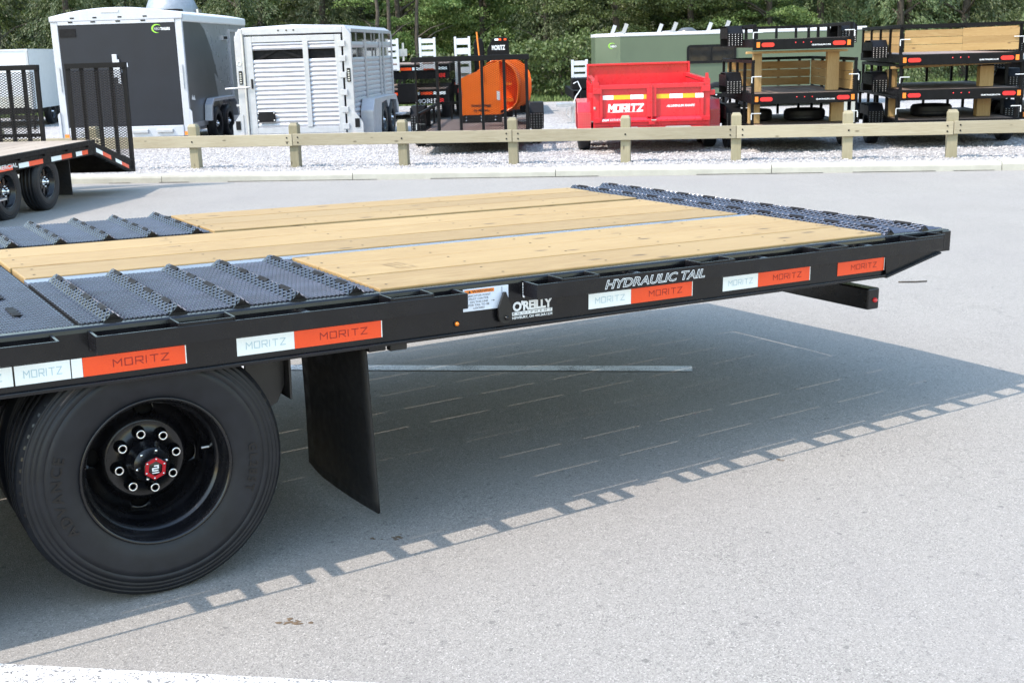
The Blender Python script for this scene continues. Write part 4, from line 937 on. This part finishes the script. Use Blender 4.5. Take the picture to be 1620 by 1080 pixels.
for a,b in ((-.838,-.008),(.008,.838)):
    dr=D_('barn_door',a,b,-.02,-.0,.60,1.09)
    D_('door_top',a,b,-.06,-.0201,1.05,1.12,parent=dr); D_('door_stile',*( (b-.07,b) if a<0 else (a,a+.07)),-.062,-.0202,.60,1.049,parent=dr); D_('door_stile',*((a,a+.05) if a<0 else (b-.05,b)),-.055,-.0202,.60,1.049,parent=dr)
    MB().prism([(-.0,.52),(-.07,.52),(-.07,.55),(-.021,.60),(-.0,.60)],'X',a,b).build('door_base',M_red,dr)
xa=[(-.80,-.60,M_tw),(-.599,-.31,M_ty),(-.309,-.10,M_tw),(-.099,-.075,M_ty),(.085,.30,M_ty),(.301,.52,M_tw),(.521,.77,M_ty),]
for a,b,mt in ((-.785,-.615,M_tw),(-.614,-.34,M_ty),(-.339,-.13,M_tw),(-.129,-.08,M_ty),(.08,.29,M_ty),(.291,.50,M_tw),(.501,.765,M_ty),):
    MB().add([(a,-.0225,.885),(b,-.0225,.885),(b,-.0225,.955),(a,-.0225,.955)],[(0,1,2,3)]).build('reflective_tape',mt,dp)
MB().add([(.70,-.0565,.885),(.83,-.0565,.885),(.83,-.0565,.955),(.70,-.0565,.955)],[(0,1,2,3)]).build('reflective_tape',M_tw,dp)
moritz(-.69,-.15,.70,.80,-.0230,.030,shear=.12).build('brand_lettering',M_letter,dp)
MB().add([(-.68,-.0231,.678),(-.18,-.0231,.682),(-.15,-.0231,.688),(-.66,-.0231,.684)],[(0,1,2,3)]).build('underline',M_letter,dp)
fit_text('ALUMINUM RAMPS',.24,.70,.745,.785,-.0230,bold=.04,shear=.3).build('lettering',M_letter,dp)
fit_text('DLM',-.80,-.69,.545,.58,-.0735,bold=.05,shear=.2).build('lettering',M_letter,dp); fit_text('SERIES',-.68,-.50,.545,.58,-.0735,bold=-.005,shear=.2).build('lettering',M_letter,dp)
D_('rear_frame',-.93,.93,-.04,.05,.46,.515); D_('rear_bumper',-.90,.90,-.03,.05,.30,.455)
fit_text('WWW.MORITZINT.COM',-.18,.19,.405,.422,-.0305,bold=.02).build('lettering',M_letter,dp)
oval(dp,'tail_light',M_redlens,-.82,-.66,-.031,.375,.435); oval(dp,'tail_light',M_redlens,.66,.81,-.031,.375,.435)
for a,b in ((-.645,-.20),(.21,.65)):
    r_=oval(dp,'ramp_slot_plate',M_steel,a,b,-.031,.365,.445,.010); bx('slot',M_dark,r_,(a+b)/2-.07,(a+b)/2+.07,-.0445,-.0412,.395,.412)
lp=D_('door_latch',-.05,.05,-.11,-.07,.48,.53); D_('latch_rod',-.012,.012,-.085,-.063,.531,1.10); bx('lever',M_steel,lp,-.01,.07,-.12,-.111,.545,.56)
bx('side_ring',M_steel,dp,-.935,-.905,-.04,-.031,.74,.78)
MB().tube([(-1.0,1.15,.36),(1.0,1.15,.36)],.05,8).build('axle',M_dark,dp); MB().tube([(-1.0,2.05,.36),(1.0,2.05,.36)],.05,8).build('axle',M_dark,dp)
# spare tyre carried by the dump side (black tyre seen at right)
sp=bpy.data.objects.new('spare_wheel',None); COL.objects.link(sp); sp.parent=dp; sp.location=(1.08,3.0,.72); sp.rotation_euler=(0,0,R(70))
modw=modwheel(dp,(1.14,3.0,.66),R(78),.36,.22,detail=False,chrome=False); bpy.data.objects.remove(sp)

# --- stacked utility trailers, middle stack
y0s=19.2
U1=utility('black utility trailer at the bottom of the middle stack, spare tyres on its deck',(4.70,y0s,G),-R(1.5),w2=.80,dz=.44,rail=.34,fz=(.37,.72),group='stacked utility trailers',text=None)
U2=utility('black utility trailer second up in the middle stack with pine side boards',(4.70,y0s,.60-.40),-R(1.5),w2=.80,dz=.55,rail=.46,fz=(.39,.726),wheels=False,group='stacked utility trailers')
U3=utility('topmost black utility trailer of the middle stack with open rails',(4.66,y0s,1.36-.40),-R(1.5),w2=.75,dz=.62,rail=.17,fz=(.32,.64),wheels=False,group='stacked utility trailers')
board_mesh('side_board',M_pineY,U2,.755,.772,.10,3.0,.57,.99,'YZ',3)
board_mesh('front_board',M_pineX,U2,-.74,.74,3.0,3.03,.56,.99,'XZ',3,gap=.012)
bx('end_board',M_pineX,U2,-.80,-.58,.40,.44,.92,.99) if False else None
# dunnage
def post(label,x,y,z0,z1,wd=.13,dp_=.12,g='timber props in the trailer stacks'):
    o=MB().box(-wd/2,wd/2,-dp_/2,dp_/2,z0,z1).build('timber_prop',M_pineZ,None,.004); o.location=(x,y,0); o['label']=label; o['category']='timber post'; o['group']=g; return o
post('left pine prop under the topmost trailer of the middle stack',4.06,19.75,.752,1.388); post('right pine prop under the topmost trailer of the middle stack',5.27,19.75,.752,1.388,.19)
post('left pine prop on the bottom trailer of the middle stack',4.03,19.8,.252,.608,.18); post('right pine prop on the bottom trailer of the middle stack',5.38,19.8,.252,.608,.22)
o=MB().box(-.80,.80,-.06,.06,-.018,.018).build('timber_plank',M_pineX,None,.003); o.location=(4.66,19.62,1.37); o['label']='pine plank laid under the topmost trailer of the middle stack'; o['category']='plank'
def flat_tyre(label,x,y,z,Rr=.33,n=2):
    t=thing('spare_tyre',label,'tyre',(x,y,z)); 
    h=.20; pr=[(Rr*.58,0.01),(Rr*.7,0),(Rr*.9,.012),(Rr,.05),(Rr,.06),(Rr-.006,.07),(Rr,.08),(Rr,.13),(Rr-.006,.14),(Rr,.15),(Rr*.9,.19),(Rr*.7,h),(Rr*.58,h-.01)]
    MB().lathe(pr,32,axis='Z').build('tread_ring',M_rub,t); MB().lathe([(Rr*.585,.02),(Rr*.55,.05),(Rr*.2,.06),(0,.06)],20,axis='Z').build('rim',M_blackf,t)
flat_tyre('spare tyre lying at the left on the bottom trailer of the middle stack',4.05+.12,20.6,.243); flat_tyre('wide spare tyre lying mid deck on the bottom trailer of the middle stack',5.0,20.4,.243,.34)
bx('gate_leaf',M_steel,U1,.80,.83,-.02,.02,.45,.9) if False else None
for x0,x1 in ((.62,.67),(.73,.79)): bx('folded_gate_panel',M_steel,U1,x0,x1,-.02,.0,.452,.78)

# --- stacked utility trailers, right stack
V1=utility('black utility trailer at the bottom of the right hand stack',(7.12,19.2,G),-R(6),w2=.92,dz=.46,rail=.32,fz=(.336,.636),group='stacked utility trailers',text=None,L=3.3)
V2=utility('black utility trailer in the middle of the right hand stack',(7.16,19.2,.14),-R(6),w2=.92,dz=.60,rail=.34,fz=(.355,.677),wheels=False,group='stacked utility trailers',L=3.3)
V3=utility('topmost trailer of the right hand stack with pine board sides and gate',(7.12,19.2,.66),-R(6),w2=.90,dz=.62,rail=.40,fz=(.36,.646),wheels=False,group='stacked utility trailers',L=3.3,side_wood=True)
board_mesh('gate_board',M_pineX,V3,-.86,.01,-.012,.012,.65,.985,'XZ',3); board_mesh('gate_board',M_pineX,V3,.013,.86,-.012,.012,.65,.985,'XZ',3)
bx('gate_top_rail',M_blackf,V3,-.92,.92,-.03,.03,1.03,1.07)
post('left pine prop in the middle of the right hand stack',6.40,20.3,.74,1.03,.16,.12); post('right pine prop in the middle of the right hand stack',7.72,19.7,.74,1.06,.22,.14); post('right pine prop at the bottom of the right hand stack',7.70,19.7,.27,.57,.22,.14); post('left pine prop at the bottom of the right hand stack',6.38,20.2,.27,.57,.16,.12)
o=MB().box(-.95,.95,-.06,.06,-.018,.018).build('timber_plank',M_pineX,None,.003); o.location=(7.16,19.7,1.09); o.rotation_euler=(0,R(-1.2),0); o['label']='pine plank laid under the topmost trailer of the right hand stack'; o['category']='plank'
flat_tyre('spare tyre lying on the bottom trailer of the right hand stack',7.05,20.2,.263,.33)
W1=utility('black utility trailer at the far right edge beside the right hand stack',(9.6,20.4,G),-R(8),w2=.92,dz=.5,rail=.5,fz=(.3,.7),group='stacked utility trailers',text=None)
W2_=utility('black utility trailer stacked on top at the far right edge',(9.6,20.4,.55),-R(8),w2=.92,dz=.5,rail=.3,fz=(.3,.7),wheels=False,group='stacked utility trailers',text=None)

# --- far equipment trailers with white ramps
def ladder(parent,x,w_,z0,z1,y=0,n=5,mat=M_white):
    r_=bpy.data.objects.new('ladder_ramp',None); COL.objects.link(r_); r_.parent=parent; r_.location=(x,y,z0); H=z1-z0; r_.rotation_euler=(R(4),0,0)
    bx('ramp_side',mat,r_,-w_/2,-w_/2+.06,-.04,.04,0,H); bx('ramp_side',mat,r_,w_/2-.06,w_/2,-.04,.04,0,H)
    for k in range(n): z=H*(k+.5)/n; bx('rung',mat,r_,-w_/2+.061,w_/2-.061,-.035,.035,z-H/n*.32,z+H/n*.32)
def equip(label,x,y,zd,w2,ramps,z1,yaw=0,zg=G,L=5,txt=None,tape=True):
    t=thing('equipment_trailer',label,'trailer',(x,y,zg),yaw)
    bx('deck_frame',M_blackf,t,-w2,w2,0,L,zd-.22,zd-.03); bx('deck',M_oldY,t,-w2+.05,w2-.05,.02,L,zd-.029,zd)
    bx('rear_bumper',M_blackf,t,-w2,w2,-.05,-.001,zd-.38,zd-.22)
    if tape:
        for k in range(6): a=-w2+.04+k*(2*w2-.08)/6; b=a+(2*w2-.08)/6-.02; bx('reflective_tape',M_tw if k%2 else M_tr,t,a,b,-.004,-.001,zd-.16,zd-.09)
    for s in (-1,1):
        bx('tail_light',M_redlens,t,s*(w2-.2)-.09,s*(w2-.2)+.09,-.064,-.051,zd-.35,zd-.25)
        for k in (0,1): modwheel(t,(s*(w2-.02),1.6+k*.9,.38-zg*0+(0)),R(90)*s,.38,.22,detail=False,chrome=False) if zg<0 else None
    for rx in ramps: ladder(t,rx,.42,zd-.15,z1,-.10)
    return t
E1=equip('black equipment trailer with yellow chains and white ladder ramps, behind the mesh gate',-2.45,31.0,.82,1.02,[],2.0)
E2=equip('black equipment trailer loaded on top of another, white ladder ramps upright',-2.35,31.6,1.42,.95,[-.52,.42],2.06,zg=G,tape=True)
E3=equip('black flatbed trailer with one white ladder ramp left of the gooseneck',-.35,32.5,1.0,1.0,[-.72],2.07)
chain(E1,[(-.2,-.1,.9),(-.15,-.12,.62),(.0,-.13,.50),(.15,-.12,.52),(.28,-.1,.80)],M_yellow); chain(E2,[(-.25,-.1,1.75),(-.35,-.12,1.5),(-.3,-.12,1.2)],M_yellow); chain(E2,[(-.25,-.1,1.75),(-.1,-.12,1.66),(0,-.12,1.66)],M_yellow)
bx('coupler_box',M_blackf,E1,-.22,.26,-.3,-.06,.5,.95); bx('licence_plate',M_whites,E1,-.62,-.35,-.07,-.051,.46,.56); bx('jack_bracket',M_steel,E2,-.4,-.1,-.15,-.06,1.62,1.80)
MB().tube([(-.2,-.12,1.5),(-.2,-.12,1.95)],.03,8).build('jack_post',M_steel,E2)
fit_text('MORITZ',.2,.85,.45,.56,-.055,bold=.03).build('lettering',M_letter,E1)
gn=thing('gooseneck_trailer','black gooseneck trailer neck with white lettering above the orange pusher','trailer',(-.45,33.5,G),0)
MB().prism([(-.35,.8),(-.35,1.90),(-.28,2.02),(-.14,2.02),(-.08,1.90),(-.08,.8)],'Y',0,.25).build('neck_arm',M_blackf,gn,.02)
MB().prism([(-.02,1.2),(.02,1.75),(.16,2.0),(.26,2.04),(.52,2.04),(.60,1.98),(.62,1.2),(.50,1.2),(.47,1.55),(.16,1.55),(.13,1.2)],'Y',0,.30).build('neck',M_blackf,gn,.01)
for a,b,mt in ((.22,.32,M_tw),(.32,.40,M_tr),(.47,.54,M_tr)): bx('reflective_tape',mt,gn,a,b,-.006,-.001,1.95,2.0)
fit_text('MORITZ',.14,.50,1.70,1.83,-.003,bold=.04).build('lettering',M_letter,gn); bx('deck_frame',M_blackf,gn,-1.0,1.0,.4,5,.7,.95)
for s in (-1,1): modwheel(gn,(s*.98,2.5,.38),R(90)*s,.38,.22,detail=False,chrome=False)
bx('safety_decal',M_whites,gn,-.06,.0,-.30,-.26,1.42,1.62) if False else None
# far trailer behind the dump trailer with ramp and jack
E4=thing('equipment_trailer','black tilt trailer nose with silver jack and white ladder ramp left of the dump trailer','trailer',(2.2,28.5,G),0)
ladder(E4,-.36,.40,.80,1.42,1.5,4); bx('tool_box',M_blackf,E4,-.62,.35,.2,.9,.75,1.02,bevel=.03); bx('deck_frame',M_blackf,E4,-.55,.9,.9,5,.5,.70); bx('battery_box',M_blackf,E4,-.42,.35,.1,.5,.40,.74)
bx('coupler',M_steel,E4,-1.0,-.45,-.1,.05,.38,.47,bevel=.01); MB().tube([(-.62,-.02,-.0),(-.62,-.02,.42)],.035,10).build('jack_leg',M_steel,E4); bx('jack_foot',M_steel,E4,-.76,-.48,-.12,.08,-.0,.02)
MB().tube([(-.6,.0,.9),(-.5,.0,.95),(-.42,.0,.78),(-.55,.0,.6),(-.6,.0,.45)],.014,6).build('hose',M_white,E4)
for s in (0,1): modwheel(E4,(.9,2+s*.9,.38),R(90),.38,.22,detail=False,chrome=False)
chain(E4,[(-.75,-.05,.4),(-.78,-.06,.2),(-.70,-.06,.12),(-.68,-.05,.38)],M_steel)

# --- green enclosed trailer
gr=thing('enclosed_trailer','olive green enclosed trailer with dark window and roof racks, behind the dump trailer','trailer',(2.50,33.0,G),0)
zt_=2.0; L=7.2
bx('side_wall',M_green,gr,.62,L,0,.05,.40,zt_-.055); MB().prism([(0,.9),(0,.0),(0,0)],'Z',0,0) if False else None
MB().add([(0,.62,.40),(.62,0,.40),(.62,0,zt_-.055),(0,.62,zt_-.055)],[(0,1,2,3)]).build('nose_panel',M_green,gr)
MB().add([(0,.62,.40),(0,2.2,.40),(0,2.2,zt_-.055),(0,.62,zt_-.055)],[(0,1,2,3)]).build('nose_panel',M_green,gr)
MB().prism([(-.01,.61),(.61,-.015),(L,-.015),(L,2.2),(-.01,2.2)],'Z',zt_-.05,zt_+.04).build('roof',M_whitec,gr,.015)
bx('floor_frame',M_blackf,gr,.3,L,.02,2.15,.28,.40)
P=[(2.48,.0)]
wn=MB(); r=.1; x0,x1,z0,z1=2.40,3.72,1.20,1.68; poly=[]
for cx,cz,a0 in ((x1-r,z1-r,0),(x0+r,z1-r,90),(x0+r,z0+r,180),(x1-r,z0+r,270)):
    for k in range(5): t=R(a0+22.5*k); poly.append((cx+r*math.cos(t),cz+r*math.sin(t)))
wi=MB().prism(poly,'Y',-.03,-.001).build('window',M_dark,gr); 
bx('pane',M_glass,wi,x0+.06,(x0+x1)/2-.02,-.034,-.0305,z0+.06,z1-.06); bx('pane',M_glass,wi,(x0+x1)/2+.02,x1-.06,-.034,-.0305,z0+.06,z1-.06)
for x in (.70,2.02,3.42):
    o=MB().bar((x,.0,zt_+.03),(x+.10,-.0,zt_+.28),.10,.03,up=(0,1,0)).build('roof_rack_foot',M_alu,gr); MB().bar((x-.12,2.1,zt_+.03),(x-.02,2.1,zt_+.28),.10,.03,up=(0,1,0)).build('roof_rack_foot',M_alu,gr)
    bx('roof_rack_bar',M_alu,gr,x-.02,x+.02,.05,2.05,zt_+.05,zt_+.08)
MB().lathe([(0,.12),(.15,.11),(.26,.04),(.27,0)],16,(2.55,1.0,zt_+.03),axis='Z').build('roof_vent',M_grey,gr)
swoosh(gr,.40,zt_-.28,.08,-.004,False); fit_text('NEO',.36,.52,zt_-.32,zt_-.27,-.005,bold=.03).build('lettering',M_letter,gr)
gr.children and None
for k in (0,1): modwheel(gr,(3.2+k*.9,-.02,.36),0,.36,.2,detail=False)
# --- white trailer, tank
wt=thing('enclosed_trailer','plain white enclosed trailer at the far left edge','trailer',(-13.6,33.5,G),R(4))
bx('front_wall',M_white,wt,-2.6,-.45,0,.04,.55,2.06); bx('side_wall',M_whitec,wt,-.449,.70,.01,.05,.55,2.06) ; bx('roof',M_white,wt,-2.6,.72,-.01,4.5,2.061,2.10); bx('stone_guard',M_steel,wt,-.44,.68,-.012,.009,.55,.85); bx('corner_trim',M_alu,wt,.66,.72,-.02,.03,.5,2.06); bx('side_wall',M_white,wt,.68,.72,.051,4.5,.5,2.06)
bx('floor_frame',M_blackf,wt,-2.5,.66,.05,4.4,.38,.54); bx('marker_light',M_amber,wt,-.55,-.47,-.02,-.001,.62,.68); 
MB().bar((.1,-.02,.3),(1.0,-.8,.3),.1,.12).build('tongue',M_blackf,wt); MB().tube([(.9,-.7,0),(.9,-.7,.5)],.04,8).build('jack',M_blackf,wt)
for k in (0,1): modwheel(wt,(.72,1.8+k*.9,.36),R(90),.36,.2,detail=False)
tk=thing('storage_tank','grey ribbed metal tank top showing above the cargo trailer roof','tank',(-9.65,36.5,G),0)
MB().lathe([(.66,0),(.66,2.9),(.78,2.9),(.80,3.02),(.72,3.2),(.60,3.5),(0,3.6)],28,axis='Z').build('shell',M_tank,tk)
MB().lathe([(.80,2.955),(.83,2.985),(.80,3.015)],28,axis='Z').build('rim_band',M_steel,tk)
for k in range(14): a=2*math.pi*k/14; MB().bar((.67*math.cos(a),.67*math.sin(a),.1),(.67*math.cos(a),.67*math.sin(a),2.89),.03,.02,up=(math.cos(a),math.sin(a),0)).build('rib',M_tank,tk)
bx('ladder_top',M_steel,tk,.78,.84,-.3,.1,2.55,3.1)

# ---------------------------------------------------------------- trees and shrubs
def tris_obj(name,V,mat,kind=None,parent=None):
    n=len(V)//3; me=bpy.data.meshes.new(name); me.vertices.add(3*n); me.vertices.foreach_set('co',V.astype(np.float32).ravel()); me.loops.add(3*n); me.loops.foreach_set('vertex_index',np.arange(3*n,dtype=np.int32))
    me.polygons.add(n); me.polygons.foreach_set('loop_start',np.arange(0,3*n,3,dtype=np.int32)); me.polygons.foreach_set('loop_total',np.full(n,3,dtype=np.int32)); me.update(calc_edges=True); me.materials.append(mat)
    o=bpy.data.objects.new(name,me); COL.objects.link(o); 
    if parent: o.parent=parent
    if kind: o['kind']=kind
    return o
def leaves(C,D,s,asp,g):
    """C centres, D main direction, s size: one diamond pair of triangles per leaf cluster"""
    N=len(C); r=g.normal(size=(N,3)); S=np.cross(D,r); S/=np.linalg.norm(S,axis=1)[:,None]+1e-9; s=s[:,None]
    a=C-D*s*.5; b=C+D*s*.5; l=C+S*s*asp*.5; k=C-S*s*asp*.5
    return np.stack([a,l,b,a,b,k],1).reshape(-1,3)
def unit(a): return a/(np.linalg.norm(a,axis=-1,keepdims=True)+1e-9)
def deciduous(seed,H=8.,Wd=3.0,ncl=120,per=300,leaf=.092,low=.3):
    g=np.random.default_rng(seed); cc=[]
    while len(cc)<ncl:
        p=g.uniform(-1,1,3); r=np.linalg.norm(p)
        if r>1 or r<.45: continue
        z=low+(H-low)*(p[2]*.5+.5); wr=Wd*(math.sin(min(1,max(0,(p[2]*.5+.5)*1.25+.12))*math.pi*.62)**.5); cc.append((p[0]*wr*g.uniform(.8,1.15),p[1]*wr,z))
    cc=np.array(cc); V=[]
    for c in cc:
        R_=g.uniform(.38,.85); q=unit(g.normal(size=(per,3))); q[:,2]=np.abs(q[:,2])*.8-.25; rr=R_*g.uniform(.55,1.05,per)[:,None]
        P=c+q*rr*np.array([1,1,.72]); D=unit(g.normal(size=(per,3))+np.array([0,0,-.5])+q*.5); V.append(leaves(P,D,g.uniform(.6,1.3,per)*leaf,.62,g))
    return np.concatenate(V)
def conifer(seed,H=9.,Wd=2.4,n=52,per=430,leaf=.10):
    g=np.random.default_rng(seed); V=[]
    z=.1
    for i in range(n*5):
        z=(i/(n*5.))**1.15*H; rad=Wd*(1-z/H)**.75*g.uniform(.65,1.12)+.15; a=g.uniform(0,6.283); m=int(per*.28*(rad/Wd)+8)
        t=g.uniform(.15,1,m)**.7; side=g.normal(size=m)*.16*(1.2-t); r=rad*t
        x=np.cos(a)*r-np.sin(a)*side*rad*.6; y=np.sin(a)*r+np.cos(a)*side*rad*.6; zz=z+.25*rad*t-.55*rad*t*t-g.uniform(0,.28,m)
        D=unit(np.stack([np.cos(a)+g.normal(size=m)*.5,np.sin(a)+g.normal(size=m)*.5,-1.1+g.normal(size=m)*.5],1)); V.append(leaves(np.stack([x,y,zz],1),D,g.uniform(.7,1.5,m)*leaf,.34,g))
    return np.concatenate(V)
def shrubm(seed,H=1.8,Wd=1.2,ncl=30,per=130,leaf=.11): return deciduous(seed,H,Wd,ncl,per,leaf,.1)
def trunk(H,r0,lean=0,seed=0,parent=None):
    g=random.Random(seed); m=MB(); pts=[];x=y=0
    for k in range(7): pts.append((x,y,H*k/6)); x+=g.uniform(-.1,.1)+lean; y+=g.uniform(-.1,.1)
    m.tube(pts,[r0*(1-.12*k) for k in range(7)],9)
    for k in range(7):
        z=H*g.uniform(.25,.9); a=g.uniform(0,6.28); l=g.uniform(.8,1.6); i=int(z/H*6); bx_,by_,_=pts[i]
        m.tube([(bx_,by_,z),(bx_+math.cos(a)*l*.5,by_+math.sin(a)*l*.5,z+l*.3),(bx_+math.cos(a)*l,by_+math.sin(a)*l,z+l*.45)],[r0*.35,r0*.22,r0*.08],6)
    return m.build('trunk',M_bark,parent,recalc=False)
protos={}
def tree(kind,x,y,s,label,cat,group,rz=0,zs=1.,z=None):
    zg=(-.186+max(0,(y-40))*.023 if y>40 else -.19) if z is None else z
    nm={'d':'broadleaf_tree','c':'conifer_tree','s':'shrub'}[kind[0]]
    t=thing(nm,label,cat,(x,y,zg),rz,group); t.scale=(s,s,s*zs)
    if kind not in protos:
        i=int(kind[1:]) 
        if kind[0]=='d': cr=tris_obj('crown',deciduous(100+i),M_leafd,None,t); tk_=trunk(6.,.17,0,i,t)
        elif kind[0]=='c': cr=tris_obj('crown',conifer(200+i),M_leafc,None,t); tk_=trunk(8.,.16,0,i,t)
        else: cr=tris_obj('foliage',shrubm(300+i),M_leafs,None,t); tk_=trunk(1.1,.04,0,i,t)
        protos[kind]=(cr,tk_)
    else:
        for o in protos[kind]: inst(o,t)
    return t
rt=random.Random(5)
def where(x):
    return ('at the far left' if x<-14 else 'behind the cargo trailer' if x<-8.5 else 'behind the livestock trailer' if x<-4 else 'behind the mesh gate' if x<1.5 else 'behind the dump trailer' if x<7 else 'behind the middle stack' if x<11.5 else 'behind the right hand stack')
front=[('c0',-22,44,1.0),('c1',-18.3,45,1.05),('c2',-15.2,43.5,.95),('c0',-12.2,45,1.1),('c1',-9.3,44,1.0),('c2',-6.6,45.5,1.0),('d0',-3.8,46,.95),('d1',-.8,47,.9),('c1',1.6,45.5,.85),('d2',4.1,44.6,.95),('d3',7.0,46,1.0),('d0',9.6,44.8,.95),('c0',11.8,46,1.05),('c2',14.4,45,1.0),('c1',17.2,46,1.1),('c0',20.2,45,1.0),('c2',23.3,46,1.0)]
for i,(k,x,y,s) in enumerate(front):
    d={'c':'dark drooping conifer','d':'bright broadleaf tree'}[k[0]]
    o=['leftmost','second','third','fourth','fifth','sixth','seventh','eighth','ninth','tenth','eleventh','twelfth','thirteenth','fourteenth','fifteenth','sixteenth','rightmost'][i]
    tree(k,x,y,s,f'{d} {where(x)}, {o} from left in front row','tree','front row of trees',rt.uniform(0,6.28),rt.uniform(.95,1.1))
ORD='first second third fourth fifth sixth seventh eighth ninth tenth eleventh twelfth thirteenth fourteenth fifteenth sixteenth seventeenth eighteenth nineteenth twentieth'.split()
for i in range(20):
    x=-27+i*2.9+rt.uniform(-.5,.5); k=('c%d'%rt.randrange(3)) if (i%3) else ('d%d'%rt.randrange(4))
    tree(k,x,49+rt.uniform(0,2),rt.uniform(1.0,1.25),'%s %s, %s from left in the shaded second row'%('tall conifer' if k[0]=='c' else 'tall broadleaf',where(x),ORD[i]),'tree','second row of trees',rt.uniform(0,6.28))
for i in range(16):
    x=-31+i*4.1; tree('d%d'%rt.randrange(4),x,55+rt.uniform(0,2),rt.uniform(1.2,1.5),'tall broadleaf %s, %s from left deep in the wood'%(where(x),ORD[i]),'tree','trees deep in the wood',rt.uniform(0,6.28))
for i,(x,y,s) in enumerate(((-2.2,42.0,.9),(.3,42.6,1.15),(2.0,41.6,1.2),(3.6,42.2,1.0),(5.4,41.5,.9),(-5.4,42,.8),(8.4,42,1.0),(12.3,42,.9),(-13.,42,1.),(-16.,41.6,.9))):
    tree('s%d'%(i%2),x,y,s,'leafy green shrub at the edge of the wood '+['left of the white ramps','just right of the pusher','right of the utility trailer','left of the green trailer','beside the green trailer nose','behind the livestock trailer','behind the green trailer','behind the stacks','behind the white trailer','at the far left'][i],'shrub','shrubs at the edge of the wood',rt.uniform(0,6))
# bare trunks that show in the gap
for i,(x,y) in enumerate(((-4.25,42.6),(-3.85,43.0),(-3.0,43.4))):
    t=thing('tree_trunk','slim bare grey trunk '+['left','middle','right'][i]+' of three beside the white ramps','tree',(x,y,-.13),0,'bare trunks'); trunk(6,.10,.0,40+i,t)
# far wood mass closing the view
g=np.random.default_rng(9); N=60000; C=np.stack([g.uniform(-48,48,N),60+g.uniform(0,2.5,N)+1.2*np.sin(g.uniform(0,6,N)),g.uniform(0,1,N)**1.0*12],1)
wm=tris_obj('far_wood',leaves(C,unit(g.normal(size=(N,3))),g.uniform(.35,.8,N),.7,g),M_leafc,'stuff'); wm['label']='dense dark wood closing the view behind the trees'; wm['category']='wood'
# grass tufts along the wood edge
N=16000; C=np.stack([g.uniform(-24,24,N),40+g.random(N)**1.5*5,np.zeros(N)],1); C[:,2]=-.18+(C[:,1]-40)*.023+.05; D=unit(np.stack([g.normal(size=N)*.3,g.normal(size=N)*.3,np.ones(N)],1))
gm=tris_obj('grass_tufts',leaves(C,D,g.uniform(.12,.28,N),.25,g),M_grass,'stuff'); gm['label']='strip of rough green grass at the edge of the wood'; gm['category']='grass'

# ---------------------------------------------------------------- small marks on the asphalt
def clod(name,label,x,y,n,spread,s):
    m=MB(); rr=random.Random(int(x*97+y*31))
    for _ in range(n):
        cx,cy=x+rr.gauss(0,spread),y+rr.gauss(0,spread*.5); q=s*rr.uniform(.4,1.2); z=slope(cy)
        k=7; P=[(cx+q*math.cos(6.283*i/k)*rr.uniform(.6,1.3)*1.4,cy+q*math.sin(6.283*i/k)*rr.uniform(.6,1.2),z+.001) for i in range(k)]
        m.add(P+[(cx,cy,z+q*.35)],[(i,(i+1)%k,k) for i in range(k)])
    o=m.build(name,M_mud); o['label']=label; o['category']='mud'; return o
clod('mud_clod','brown clod of dried mud on the sunlit asphalt near the tyre',-.639,3.115,16,.016,.007)
clod('mud_clod','dark mud crumbs on the asphalt below the mud flap',-.43,3.70,12,.03,.006)
clod('mud_clod','small brown smudge on the asphalt in the tail shadow',1.0,4.35,5,.012,.005)
m=MB().tube([(2.60,7.9,slope(7.9)+.006),(2.70,7.88,slope(7.9)+.008),(2.79,7.9,slope(7.9)+.006)],.005,5); o=m.build('twig',M_bark); o['label']='thin dry twig lying on the asphalt beyond the tail'; o['category']='twig'
